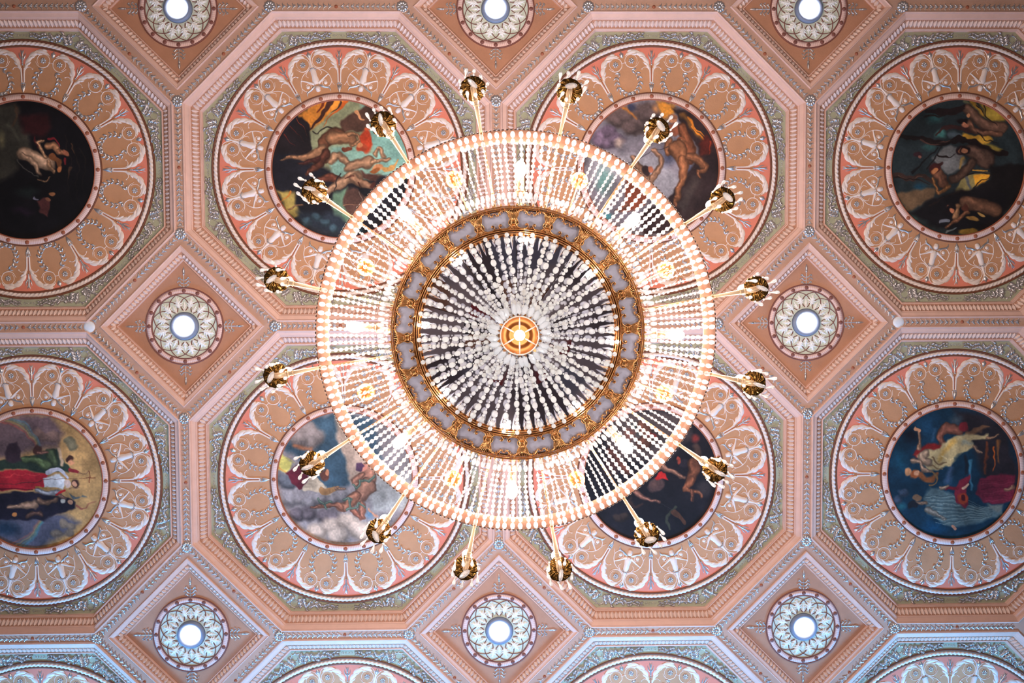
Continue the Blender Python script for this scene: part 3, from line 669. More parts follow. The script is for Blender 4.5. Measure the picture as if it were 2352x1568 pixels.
c.B([(560,900),(680,880),(760,900)], 40, 46, (150,74,50)); c.B([(640,1040),(760,960),(860,900),(960,900)], 40, 74, (232,166,118)); c.B([(940,900),(1040,960),(1150,980)], 60, 34, (222,152,106)); c.L([(980,930),(1000,1000)],12,8,(90,50,36)); c.L([(830,890),(930,880)],10,10,(90,44,34)); c.E(1120,970,50,40,(90,46,36)); c.L([(700,1040),(750,900),(790,830)],8,10,(40,28,30))
c.G([(700,1060),(840,990),(860,1150),(880,1300),(820,1380),(700,1300)], (112,140,112), 30)
c.G([(840,1000),(960,1000),(1060,1120),(960,1290),(870,1300),(800,1190)], (96,66,56), 24); c.L([(800,1185),(980,1175)],10,4,(196,140,104)); c.L([(980,1040),(1010,1150)],8,5,(196,170,150))
c.G([(100,1020),(300,1050),(300,1150),(380,1280),(280,1320),(180,1180)], (176,150,80), 40); c.L([(260,1040),(150,1150)],14,6,(200,120,50)); c.B([(380,1170),(300,1180),(240,1210)], 20, 12, (190,128,84))
c.G([(330,1240),(760,1280),(830,1400),(800,1540),(560,1500),(330,1330)], (46,52,62), 60); c.cloud([(420,1350),(520,1300),(600,1360),(700,1420)], 60, (74,96,106)); c.E(900,1440,110,90,(50,110,130),soft=.8)
c.G([(1180,900),(1320,860),(1420,1000),(1200,1300),(1050,1400),(1020,1200)], (36,34,42), 40)
c.obj('round painting of winged horned figures and falling nudes in orange and teal light', *ppos(1,0))
# --- upper right of centre: bearded nude on a cliff
c = Canvas(702, 780, 715, (132,122,128), 2)
c.G([(0,100),(420,120),(900,60),(960,140),(880,300),(600,420),(300,330)], (120,94,84), 60)
c.cloud([(330,260),(430,200),(560,300),(480,340),(620,160),(680,210)], 110, (112,90,86)); c.cloud([(170,430),(240,380),(150,500),(260,500),(330,460)], 90, (128,104,122)); c.E(360,500,70,70,(206,176,160),soft=.8); c.E(500,130,60,60,(58,58,76),soft=.5)
c.G([(760,80),(960,100),(960,170),(900,240),(840,260),(800,180)], (222,142,54), 40); c.L([(420,150),(520,210),(560,250)],30,16,(206,122,48),30); c.E(740,160,50,60,(206,140,90),soft=.8)
c.G([(0,560),(400,620),(760,640),(1000,900),(940,1200),(700,900),(0,900)], (164,156,160), 80); c.E(880,640,120,170,(84,84,104),soft=.8); c.E(1080,800,80,150,(84,92,120),soft=.8)
c.G([(930,120),(1250,230),(1440,600),(1440,1000),(1180,1330),(1000,1300),(880,1120),(1100,800),(1190,640),(1160,500),(1020,330)], (50,36,36), 30)
c.L([(1030,220),(1120,300),(1240,480)], 40, 30, (120,78,40),30); c.L([(1090,240),(1260,440)],14,10,(206,120,40)); c.L([(1150,330),(1250,480)],10,12,(226,130,40)); c.G([(1280,420),(1360,500),(1330,640),(1200,640),(1200,540)], (92,36,28), 30); c.L([(1330,500),(1320,640)],12,6,(160,56,30))
c.L([(1180,900),(1000,1250)],70,90,(74,60,56),60); c.L([(1250,900),(1120,1250)],30,50,(62,46,44),40)
c.E(930,260,60,60,(150,96,70)); c.L([(900,290),(960,290)],24,16,(206,140,100)); c.E(950,370,110,70,(150,84,60)); c.B([(1030,360),(1080,470),(1110,600),(1090,690)], 62, 60, (176,92,52)); c.B([(880,480),(870,600),(960,560),(1060,480)], 44, 28, (206,122,72)); c.L([(1000,470),(1080,480)],20,10,(140,78,50))
c.B([(970,560),(1020,640),(1040,760)], 90, 60, (206,120,70)); c.B([(1040,700),(1030,870),(1000,1020),(950,1170)], 58, 22, (206,118,68)); c.B([(1120,660),(1220,700),(1290,770),(1200,810),(1230,860)], 52, 16, (190,110,66)); c.E(950,1170,34,30,(206,128,84))
c.L([(390,725),(560,660),(880,530)], 7, 7, (50,44,48)); c.B([(740,580),(800,700),(770,800),(700,900)], 28, 44, (206,140,100)); c.B([(500,660),(540,760),(620,860)], 34, 70, (206,140,100)); c.E(640,800,62,66,(54,38,38)); c.E(700,780,40,40,(176,100,72)); 
c.G([(420,900),(700,930),(640,1150),(480,1220),(360,1250),(420,1100)], (150,74,50), 30); c.B([(430,1180),(330,1230)],34,20,(190,110,80)); c.E(200,900,120,200,(120,160,150),soft=.8); c.E(240,1290,100,60,(80,150,160),soft=.8); c.G([(560,1260),(900,1100),(1100,1330),(800,1480),(600,1480)], (52,34,34), 40); c.L([(760,1010),(870,1110)],8,5,(60,44,44)); 
c.obj('round painting of a bearded nude leaning on a dark cliff under orange cloud', *ppos(2,0))
# --- far left, dark
c = Canvas(185, 800, 755, (20,17,20), 3)
c.G([(-400,100),(120,80),(150,300),(240,420),(250,560),(80,700),(100,800),(-200,1000),(-500,900)], (58,54,46), 60); c.L([(10,300),(120,480)],40,30,(80,76,64),40); c.L([(100,100),(110,200),(60,330)],24,20,(76,56,42),20); c.E(-60,470,60,120,(120,110,80),soft=.9)
c.G([(150,200),(450,190),(480,330),(360,440),(160,380)], (52,22,24), 70); c.L([(440,440),(520,460),(560,540)],16,10,(120,34,40)); c.L([(300,440),(320,560)],16,16,(90,26,28),20)
c.L([(90,680),(160,800),(330,870)], 10,10,(70,66,60)); c.B([(170,620),(330,700),(430,720)], 84, 76, (242,184,140)); c.B([(150,640),(300,760),(340,840)],40,26,(240,180,136)); c.B([(430,700),(480,810)], 30,18,FL); c.B([(400,640),(340,540),(330,490),(390,460)],30,16,FL); c.B([(430,520),(500,520),(540,590)],40,36,(214,140,90)); c.B([(540,590),(600,620),(640,640)],26,34,(190,116,76)); c.E(640,630,36,40,(150,90,66)); c.L([(470,640),(540,700),(560,790)],36,24,(110,66,40)); c.E(550,780,44,34,(190,116,70)); c.L([(600,700),(620,750)],20,14,(120,36,40)); c.B([(330,900),(400,900),(440,860)],14,9,FL)
c.E(200,1040,170,80,(36,44,42),soft=.9); c.E(470,1060,40,28,(170,110,72)); c.G([(300,1150),(420,1110),(440,1200),(410,1300),(350,1260)], (96,52,50), 20); c.E(410,1140,30,28,(150,96,72)); c.L([(270,1105),(310,1130)],14,10,(130,126,140)); c.E(150,1250,200,60,(34,22,34),soft=.9)
for x in (620,700,780): c.L([(x,420+(x-620)),(x+60,700),(x+30,1000),(x+90,1200)],10,6,(44,34,28),14)
c.L([(690,520),(740,620)],10,6,(86,60,40)); c.L([(680,780),(660,900)],14,6,(70,50,38))
c.obj('round near-black painting of a pale reclining nude with red drapery at the left edge', *ppos(0,0))
# --- far right: figures in trees
c = Canvas(795, 790, 715, (40,48,50), 4)
c.G([(1000,80),(1280,200),(1300,290),(1150,300),(1080,240)], (150,120,46), 30); c.L([(940,100),(1060,230)],36,26,(176,130,50),24); c.L([(860,100),(960,160)],26,20,(96,96,70),20)
c.E(520,270,120,70,(44,80,80),soft=.8); c.E(600,440,80,60,(64,110,104),soft=.6); c.E(470,560,90,60,(50,80,78),soft=.7); c.L([(700,440),(900,480)],36,30,(80,92,98),26); c.L([(860,450),(1000,490),(1120,500)],34,50,(206,152,54),20); c.L([(1080,560),(1280,600)],36,20,(140,124,54),20)
c.G([(500,690),(620,580),(760,560),(860,700),(860,760),(700,870),(620,800)], (112,110,108), 30); c.L([(850,690),(800,800)],26,20,(160,126,70),20)
c.G([(760,1060),(840,880),(980,850),(1140,840),(1090,960),(960,1010),(800,1080)], (136,120,74), 20); c.G([(980,870),(1130,850),(1080,960),(980,1000)], (232,156,48), 16); c.L([(960,810),(1120,820)],10,8,(232,160,60)); c.E(1180,900,24,20,(232,176,66)); c.L([(890,880),(920,1000)],26,20,(84,84,84),16)
c.G([(140,1070),(380,1000),(560,1020),(540,1120),(260,1260)], (104,80,58), 30); c.E(370,990,90,50,(30,60,76),soft=.7); c.L([(520,1190),(660,1140)],26,14,(96,90,76)); c.E(340,1330,60,60,(50,72,70),soft=.8)
c.L([(160,470),(400,470),(600,540),(780,490),(900,500),(1060,570),(1300,640)], 26, 40, (30,20,20)); c.L([(380,490),(560,540),(700,500)],12,12,(84,58,50)); c.L([(120,870),(300,900),(420,870),(520,930)],34,26,(60,42,36)); c.L([(150,890),(300,910),(420,880)],12,10,(96,66,54))
c.L([(450,200),(700,200),(880,160),(960,220)],30,40,(36,24,24)); c.L([(980,120),(1080,240)],10,6,(24,18,18)); c.L([(560,450),(640,380),(800,380),(1100,410)],18,36,(60,36,34)); c.L([(300,840),(420,720),(560,580)],16,10,(26,22,24)); c.L([(460,800),(600,560)],10,8,(30,24,24))
c.B([(900,180),(990,260),(1100,340),(1260,360)], 54, 60, (150,100,76)); c.B([(900,310),(960,380),(1080,430),(1240,420)], 46, 34, (160,100,72)); c.E(830,290,60,50,(28,20,22)); c.E(860,330,46,40,(170,104,80)); c.E(890,230,26,24,(206,140,96))
c.B([(900,600),(1000,640),(1100,700)], 66, 100, (140,96,76)); c.B([(940,740),(860,830),(740,930)], 60, 44, (110,74,56)); c.E(820,600,74,66,(40,24,26)); c.E(830,600,44,42,(150,96,70)); 
c.B([(560,820),(620,900),(640,960)], 56, 60, (160,96,66)); c.B([(540,900),(560,1000),(600,1060),(700,990)], 22, 26, (190,116,60)); c.E(540,790,66,64,(60,30,30)); c.E(540,820,36,38,(176,110,70)); c.L([(560,760),(610,740)],30,20,(56,30,28))
c.G([(1140,760),(1560,760),(1560,1100),(1300,1250),(1000,1010),(1140,900)], (26,22,22), 40); c.G([(520,1120),(760,1040),(1000,1010),(1300,1050),(1300,1350),(1100,1460),(700,1480),(300,1280)], (24,20,22), 40)
c.B([(880,1160),(1000,1180),(1200,1240)], 70, 80, (150,94,64)); c.B([(800,1200),(780,1290),(760,1330)], 40, 30, (206,138,86)); c.B([(900,1270),(800,1340),(660,1440)], 34, 20, (176,104,64)); c.E(720,1220,76,60,(26,20,22)); c.B([(680,1210),(720,1260)],22,16,(176,104,76)); c.E(880,1220,40,46,(90,48,36))
c.E(960,1340,70,26,(180,130,66),rot=10); c.E(1040,1290,60,18,(196,150,84),rot=20); c.E(920,1480,110,36,(150,116,50)); c.L([(600,1370),(680,1360)],16,24,(110,110,116)); c.L([(680,1480),(800,1440)],16,10,(110,116,116)); c.E(350,650,44,40,(50,30,34)); c.E(360,680,22,24,(130,84,72))
c.E(1060,500,90,44,(226,170,64),rot=15,soft=.5); c.E(1200,580,90,36,(176,150,66),rot=20,soft=.6); c.E(1180,210,130,80,(176,146,60),soft=.6); c.E(1060,900,80,46,(236,160,52),rot=-30,soft=.4); c.E(700,720,110,90,(132,130,128),soft=.8)
for pts in ([(1000,420),(1080,500),(1200,520)],[(1060,120),(1090,240),(1200,330)],[(900,860),(1040,840),(1140,850)],[(960,1010),(1060,930),(1150,860)],[(560,640),(680,700),(760,650)],[(150,460),(420,480),(600,540),(800,480),(1000,520),(1250,640)],[(120,900),(320,910),(480,960)],[(420,260),(640,230),(860,170)],[(500,1200),(700,1080),(900,1040)]): c.L(pts, 12, 8, (34,24,22), 8)
c.E(860,600,60,56,(30,18,20)); c.E(855,605,36,36,(176,116,84)); c.E(545,800,58,56,(66,30,28)); c.E(540,818,32,34,(196,126,80)); c.E(840,300,54,44,(26,18,20)); c.E(858,330,34,30,(196,124,92)); c.E(700,1240,54,50,(26,18,20)); c.E(735,1250,36,30,(196,120,84))
c.obj('round painting of figures tangled in dark trees with yellow light between them', *ppos(3,0))
# --- lower far left: robed figures and rainbow
c = Canvas(310, 780, 720, (184,140,88), 5)
c.G([(-400,100),(500,60),(620,250),(560,420),(300,440),(0,520),(-400,520)], (112,88,88), 80); c.cloud([(420,300),(520,300),(360,260)], 80, (136,104,92), .8); c.cloud([(690,330),(720,390)], 60, (128,116,88), .85); c.G([(-200,1150),(560,1120),(800,1220),(520,1400),(300,1520),(-200,1500)], (88,84,96), 80); c.cloud([(600,1230),(680,1260),(520,1330),(660,1340)], 60, (130,110,92), .85)
c.E(0,1280,190,110,(40,54,70),soft=.7)
for d, col in ((0,(180,84,66)),(34,(196,160,80)),(68,(110,150,110)),(100,(90,140,150))):
    c.L([(-30+d*.9,120-d*.3),(170+d*.8,220-d*.4),(300+d*.6,370-d*.1),(330+d*.5,420)], 18, 16, col, 22, .75)
for d, col in ((0,(170,100,76)),(34,(180,150,80)),(68,(96,146,110)),(96,(70,130,140))):
    c.L([(330+d*.4,1210+d*.1),(240+d*.6,1330+d*.3),(60+d,1450+d*.6)], 18, 16, col, 22, .7)
c.G([(-200,560),(100,540),(300,500),(480,430),(550,430),(620,560),(700,640),(680,690),(450,690),(200,650),(-200,640)], (44,54,44), 24); c.B([(200,540),(360,560),(440,600)], 44, 56, (110,130,76)); c.B([(480,470),(520,590)], 50, 40, (96,112,70)); c.L([(570,440),(590,540),(600,600)],34,26,(196,160,126),20); c.E(690,530,56,44,(60,36,30)); c.E(710,570,48,40,(206,140,100)); c.L([(690,660),(780,680)],26,18,(130,40,44)); c.B([(790,685),(850,680),(870,665)],10,8,(196,130,94)); c.E(350,440,54,60,(80,48,40)); c.B([(370,470),(450,460)],22,18,(196,120,96)); c.G([(0,440),(60,370),(140,360),(180,440),(170,560),(0,560)], (58,42,48), 24)
c.G([(-300,650),(200,660),(470,690),(440,760),(400,850),(200,880),(-300,860)], (186,40,50), 18); c.L([(-100,800),(400,770)],8,8,(110,24,36)); c.L([(-100,720),(380,700)],8,8,(214,66,66)); c.L([(-100,850),(300,870)],14,10,(110,22,34))
c.G([(420,750),(560,710),(620,770),(600,850),(500,840),(410,840)], (226,222,220), 14); c.L([(470,680),(560,660),(650,740)],34,20,(190,184,190)); c.B([(350,880),(450,910),(560,890)],30,34,(214,206,206)); c.L([(520,920),(620,860)],22,18,(190,40,40)); c.L([(330,840),(430,850)],14,12,(176,130,60)); c.E(650,800,50,46,(206,176,160)); c.E(750,800,62,52,(64,40,34)); c.E(740,800,40,34,(206,146,112)); c.L([(680,850),(790,850)],8,8,(110,80,70))
c.L([(-100,800),(400,765),(960,738)], 4, 4, (110,66,50),4); c.L([(895,680),(905,800)],7,7,(120,62,40),4); c.L([(820,742),(970,738)],7,7,(120,62,40),4); c.L([(880,664),(896,690)],6,6,(120,62,40),4)
c.G([(-300,900),(300,900),(700,980),(750,1020),(740,1080),(560,1120),(380,1200),(130,1190),(-300,1200)], (36,30,40), 20); c.B([(20,1060),(160,1030),(300,1030)], 26, 44, (216,156,116)); c.B([(360,1000),(450,1010),(520,990)],40,30,(160,110,80)); c.B([(560,940),(620,980)],36,30,(176,120,96)); c.E(600,1010,36,30,(206,196,180)); c.E(690,1020,34,30,(196,140,106)); c.B([(240,1140),(300,1120),(380,1140)],36,26,(130,84,66)); c.E(100,1140,36,26,(206,130,70)); c.G([(660,900),(760,960),(880,950),(820,940),(780,980),(720,990)], (90,96,96), 12); c.L([(760,1060),(840,1070),(890,1010),(960,1000)],16,8,(150,80,66),14)
c.obj('round painting of red and green robed figures with a cross staff and a rainbow', *ppos(0,1))
# --- lower left of centre: serpent-bound nude on clouds
c = Canvas(785, 770, 715, (150,136,132), 6)
c.G([(300,150),(700,60),(1100,100),(1200,700),(900,880),(560,880),(300,560),(140,420)], (66,86,98), 60); c.cloud([(330,260),(420,230),(480,300),(400,370),(300,340)], 110, (160,140,130), .7); c.L([(260,420),(420,450)],40,30,(190,120,84),30)
c.G([(90,540),(130,480),(240,600),(160,690),(70,680)], (226,206,110), 24); c.L([(80,660),(150,680)],20,14,(226,150,70),20); c.L([(130,480),(260,600)],10,8,(190,170,110))
c.G([(700,100),(760,100),(900,420),(1150,560),(1100,900),(850,860),(800,640),(700,260)], (196,164,140), 40); c.G([(1050,700),(1500,700),(1460,1100),(1080,1120)], (180,172,162), 50)
c.cloud([(120,760),(180,820)], 90, (112,110,114)); c.cloud([(200,980),(300,960),(400,1000),(520,960),(640,960),(760,940),(860,900)], 110, (160,146,142), .6); c.cloud([(260,1150),(400,1130),(560,1150),(660,1170)], 100, (130,112,112), .55); c.cloud([(480,1320),(640,1260),(800,1220),(900,1300),(700,1380),(1000,1340)], 130, (216,184,160), .66); c.E(1040,1160,60,80,(110,130,146),soft=.7); c.L([(1040,1100),(1130,1170)],20,20,(226,150,110),20)
c.G([(150,690),(280,620),(400,640),(380,760),(330,880),(290,900),(240,830)], (96,32,42), 16); c.G([(400,740),(480,760),(590,840),(600,880),(700,880),(640,940),(540,920),(330,900),(350,840)], (206,180,150), 16); c.L([(540,890),(640,900),(720,870)],40,20,(176,126,80)); c.B([(700,880),(780,880)],20,10,(206,140,100)); c.E(570,720,56,76,(96,56,44)); c.E(590,690,34,38,(196,126,90))
c.B([(1040,640),(1040,760),(980,860)], 76, 90, (240,150,112)); c.B([(960,720),(890,780),(900,840),(940,830)], 40, 26, (236,146,108)); c.B([(1010,860),(950,960),(860,1000)], 100, 60, (242,156,116)); c.B([(900,960),(820,1040),(730,1080)], 62, 46, (236,140,98)); c.B([(730,1070),(600,1050),(430,1070)], 44, 16, (206,120,84)); c.B([(970,1060),(960,1190)], 44, 30, (236,140,102)); c.B([(880,1100),(940,1200)], 40, 28, (226,124,88)); c.E(980,640,56,50,(230,146,120)); c.G([(900,600),(960,580),(1000,620),(950,680),(900,660)], (90,60,80), 12)
for pts in ([(960,790),(1030,800),(1100,750)],[(870,830),(900,870),(940,840),(940,780)],[(780,990),(840,990),(840,1080)],[(800,1090),(900,1080),(940,1040),(1000,1080)],[(640,1010),(570,1030),(580,1090)],[(560,1030),(520,1010),(500,980)]): c.L(pts, 17, 15, (86,98,84), 6); c.L([(x-2,y-4) for x, y in pts], 7, 6, (134,144,122), 6)
c.obj('round painting of a serpent-bound nude and a robed figure among grey clouds', *ppos(1,1))
# --- lower right of centre: dark battle
c = Canvas(730, 740, 705, (28,24,28), 7)
c.G([(200,60),(1100,60),(1150,300),(900,560),(300,560)], (84,70,66), 90); c.E(620,240,160,100,(66,84,80),soft=.8); c.B([(640,200),(700,330),(620,420)], 70, 60, (150,84,60)); c.L([(720,300),(800,330)],30,30,(150,50,44),20); c.E(500,300,90,90,(120,72,60),soft=.7); c.B([(300,480),(420,620),(470,700)], 70,50,(120,60,44)); c.E(300,640,120,160,(66,40,38),soft=.8)
c.B([(820,640),(960,690),(1080,770)], 46, 24, (206,130,96)); c.B([(540,880),(640,960),(720,990),(830,1030)], 46, 18, (216,130,100)); c.L([(850,1050),(950,1080)],6,4,(60,60,60))
c.E(790,830,96,86,(84,60,56)); c.E(770,820,56,50,(110,78,70),soft=.8); c.G([(760,760),(850,700),(890,720),(910,800),(860,780),(790,790)], (206,40,36), 12)
c.E(1090,600,52,52,(44,36,42)); c.B([(1180,590),(1190,690),(1160,780)], 60, 60, (160,84,50)); c.B([(1160,790),(1100,880),(1230,920),(1260,980)], 44, 20, (176,92,54)); c.B([(1180,900),(1180,1020)],28,14,(140,74,48)); c.L([(1200,430),(1260,560)],50,40,(72,52,44),30); c.E(1190,340,60,60,(120,44,38),soft=.7); c.E(1300,880,90,110,(52,44,44),soft=.7); c.L([(1010,560),(1040,600)],20,16,(150,60,44))
c.L([(990,1060),(930,1140),(900,1220),(930,1310)],20,16,(58,58,46)); c.L([(980,1120),(1040,1190),(1090,1260)],30,24,(90,56,40)); c.cloud([(380,1180),(440,1160)],60,(56,42,36)); c.L([(500,1000),(560,1060),(620,1040)],30,20,(60,40,34),20)
c.obj('round near-black painting of a dim battle with a red-crested helmet and bare arms', *ppos(2,1))
# --- lower far right: floating woman in gold
c = Canvas(768, 738, 695, (20,48,66), 8)
c.E(500,240,200,200,(28,64,90),soft=.9); c.G([(760,60),(1100,100),(1300,260),(1470,700),(1470,1000),(1100,800),(900,300)], (40,34,38), 80); c.E(320,340,140,110,(18,20,30),soft=.8); c.E(200,600,120,160,(24,74,96),soft=.9); c.E(560,1330,180,90,(20,70,104),soft=.9); c.L([(560,260),(540,380)],30,26,(60,92,120),40); c.E(800,180,90,90,(66,74,80),soft=.9)
c.L([(1120,420),(1110,740)],26,20,(110,56,34),20); c.L([(1200,470),(1200,700)],16,12,(214,100,36),14); c.L([(1240,400),(1250,640)],26,20,(130,80,44),24); c.L([(940,620),(940,720),(980,920)],30,20,(60,110,130),20); c.L([(760,660),(720,800)],50,60,(60,80,104),50); c.L([(890,560),(900,740)],26,26,(22,28,36),20)
c.G([(340,560),(380,490),(500,410),(660,420),(640,480),(480,480),(380,580)], (124,30,28), 20); c.B([(640,400),(620,330),(690,260),(820,280)], 40, 56, (176,96,70)); c.E(880,250,56,60,(120,34,40)); c.B([(400,480),(410,370),(390,290)], 26, 18, (206,140,100)); c.L([(370,270),(400,300)],14,20,(206,140,100)); c.L([(920,320),(1060,260),(1140,235)],36,14,(110,76,54),16)
c.G([(380,560),(480,480),(620,470),(640,420),(760,340),(900,320),(1060,330),(1130,310),(1120,370),(960,400),(980,480),(850,520),(760,650),(600,700),(500,700),(440,620)], (196,170,120), 24); c.L([(760,390),(680,500),(620,600)],50,40,(206,160,84),40); c.L([(880,400),(960,440)],40,26,(170,166,140),30); c.L([(540,560),(600,640),(700,620)],14,10,(130,100,66)); c.L([(500,640),(580,680),(650,700)],12,10,(140,110,72)); c.L([(640,560),(720,600),(790,590)],10,8,(226,196,140)); c.B([(470,520),(440,580),(500,620)],50,50,(216,166,124)); c.B([(1110,360),(1180,360),(1250,325)], 26, 10, (214,150,104)); c.B([(980,480),(1060,530)], 24, 16, (206,150,112))
c.B([(330,610),(420,620),(450,690),(520,710)], 28, 24, (216,160,120)); c.E(360,740,66,60,(160,84,44)); c.E(375,730,36,40,(214,150,110)); c.E(280,710,42,52,(196,134,90)); c.L([(430,750),(500,810),(590,740)],50,30,(140,80,44),24); c.L([(540,720),(600,800),(520,870)],14,12,(130,96,60))
c.G([(440,1000),(520,890),(640,880),(760,960),(900,1090),(1250,1090),(1300,1200),(1000,1290),(780,1320),(640,1240),(500,1180)], (86,104,106), 30)
for k in range(8): c.L([(470+k*14,970+k*40),(800,980+k*38),(1180,1110+k*14)], 5, 5, (34,48,54), 8); c.L([(480+k*14,985+k*40),(800,996+k*38),(1180,1122+k*14)], 5, 4, (170,176,160), 8)
c.B([(500,1130),(590,1180),(700,1220)], 40, 16, (176,160,140)); c.B([(380,1060),(470,1060)],26,26,(190,140,106)); c.E(350,1080,56,50,(30,30,36)); c.E(390,1000,46,44,(130,96,70)); c.L([(790,1310),(800,1340)],24,20,(190,130,100))
c.G([(780,960),(830,820),(950,760),(960,800),(920,900),(940,1090),(900,1110),(800,1040)], (124,34,48), 18); c.E(880,1010,66,70,(176,66,36)); c.E(880,1000,34,40,(80,20,26)); c.L([(700,880),(820,900)],30,30,(96,24,34),20); c.B([(640,880),(710,860)],24,20,(220,170,130)); c.L([(880,900),(930,870)],18,16,(214,170,136)); 
c.G([(1020,960),(1060,820),(1180,750),(1430,760),(1420,1000),(1300,1070),(1090,1040)], (116,34,52), 24)
for k in range(6): c.L([(1060+k*12,840+k*36),(1200,820+k*40),(1420,800+k*44)], 8, 6, (160,66,84) if k%2 else (76,18,34), 12)
c.B([(1340,920),(1420,890)],22,20,(206,136,100)); c.G([(1130,1060),(1300,1080),(1250,1180),(1160,1120)], (110,112,104), 30); c.cloud([(180,1010),(240,940)], 60, (70,84,104)); c.E(230,1080,80,50,(34,84,94),soft=.8)
c.obj('round blue painting of a floating woman in a gold robe above crouching robed figures', *ppos(3,1))
# ================================================================ CHANDELIER
AX, AY = ray(1187, 762, 5.0)
ch = bpy.data.objects.new('chandelier', None); C.objects.link(ch); ch.location = (AX, AY, 4.36)
tag(ch, 'huge crystal and gilt chandelier with beaded canopy, sixteen candle arms and a mirrored central bowl', 'chandelier')
ZO = -4.36                                   # parts are drawn with heights above the lens, their origin is the chandelier's foot
def part(name, mb, m, parent=ch, smooth=True, rz=0.0, loc=None):
    me = mb.mesh(name, m, None, smooth) if isinstance(mb, MB) else mb
    return ob(name, me, parent, loc if loc is not None else ((0,0,ZO) if parent is ch else (0,0,0)), rz)
def ang(deg): return R_(deg-90)              # degrees clockwise from the top of the picture plane's north
def px(p, z): return p*z/F
# rim band with its beaded wire
b = MB(); b.sweep_circle([(px(459,5.04),5.048),(px(459,5.04),5.042),(px(431,5.04),5.038),(px(431,5.04),5.044),(px(459,5.04),5.048)], 192); rim = part('rim_band', b, M['band'])
b = MB()
for k in range(300):
    a = 2*PI*k/300; r = px(460.5,5.04); b.ell((r*math.cos(a), r*math.sin(a), 5.044), (.0045,.0095,.0045), 6, 4, [[math.cos(a),-math.sin(a),0],[math.sin(a),math.cos(a),0],[0,0,1]])
part('beaded_edge', b, M['wire'], rim)
# strands of the canopy: from the rim down to the gilt ring
def mrot(tx, tz):        # frame with local x along the strand (in the radial plane)
    l = math.hypot(tx, tz); c, s_ = tx/l, tz/l; return [[c,0,-s_],[0,1,0],[s_,0,c]]
def strand_mesh(kind, seed):
    b = MB(); rr = random.Random(seed)
    r0, z0, r1, z1 = px(455,4.975), 4.975, px(298,4.80), 4.80
    def pt(t): return (r0+(r1-r0)*t, z0+(z1-z0)*t-.030*math.sin(PI*t))
    L = r0-r1; M3 = mrot(r0-r1, z0-z1); t = 0.0; lat_ = 0.0
    def put(sz, wd, gap=.0, nseg=8):
        nonlocal t
        t += sz/L; r, z = pt(t); b.ell((r, rr.uniform(-.0012,.0012)+wob(t), z), (sz*.98, wd, wd), nseg, 6, M3); t += (sz+gap)/L
    ph = rr.uniform(0, 6); am = rr.uniform(.001,.006)
    def wob(t): return am*math.sin(PI*t)*math.sin(ph+3*t)
    t = -.02; put(.023,.0142,.001,8); put(.021,.0142,.001,8); put(.006,.006)
    big = .0128 if kind == 'round' else .0098; 
    while t < .84:
        s_ = big*(1-.20*t); put(s_, s_, .0005, 10 if kind == 'round' else 6)
        if t < .84: put(.0042,.0042,.0002,6)
    put(.026,.013,.001,8); put(.006,.006)
    return b.mesh('bead_strand', M['bead'] if kind == 'round' else M['crystal'], None, smooth=(kind == 'round'))
SM = {'round': [strand_mesh('round', k) for k in range(4)], 'small': [strand_mesh('small', k+9) for k in range(4)]}
NST = 160; rest = MB(); cnt = 0
for k in range(NST):
    dg = 1.4+k*360/NST+random.uniform(-.35,.35); bay = int(((dg-1.4+11.25) % 360)//22.5); kind = 'round' if bay%2 == 0 else 'small'
    me = random.choice(SM[kind])
    if k % 8 != 0 and k % 8 != 3 and k % 8 != 6 or (k%8 == 0 and k < 0): ob('bead_strand', me, ch, (0,0,ZO), ang(dg)); cnt += 1
    else:
        a = ang(dg); V = np.array([v.co for v in me.vertices]); Rr = np.array([[math.cos(a),-math.sin(a),0],[math.sin(a),math.cos(a),0],[0,0,1]])
        rest.add(V @ Rr.T, [tuple(p.vertices) for p in me.polygons])
o = part('further_bead_strands', rest, M['bead']); o['kind'] = 'stuff'
# second row of pendant drops under the rim, pear drops by the gilt ring
b = MB()
for k in range(160):
    if random.random() < .35: continue
    a = ang(1.4+1.1+k*2.25); r = px(431+random.uniform(-3,3), 4.95); M3 = [[math.cos(a),-math.sin(a),0],[math.sin(a),math.cos(a),0],[0,0,1]]
    b.ell((r*math.cos(a), r*math.sin(a), 4.955), (.007,.010,.008) if k%8 else (.012,.008,.008), 7, 5, M3)
o = part('rim_drops', b, M['crystal'], rim, smooth=False); o['kind'] = 'stuff'
b = MB()
for k in range(140):
    a = ang(k*360/140+random.uniform(-.5,.5)); r = px(303+random.uniform(-3,8), 4.79); M3 = [[math.cos(a),-math.sin(a),0],[math.sin(a),math.cos(a),0],[0,0,1]]
    b.ell((r*math.cos(a), r*math.sin(a), 4.80+random.uniform(0,.03)), (.024,.009,.012), 6, 5, M3)
inner_drops = b
# rods between the gilt ring and the rim, under the arms
rod = MB(); rod.tube([(px(292,4.81),0,4.81),(px(375,4.90),0,4.895),(px(458,5),0,4.985)], [.0065,.0075,.0075], 10); rodm = rod.mesh('spoke_rod', M['goldlight'])
for k in range(16): ob('spoke_rod', rodm, ch, (0,0,ZO), ang(12.6+22.5*k))
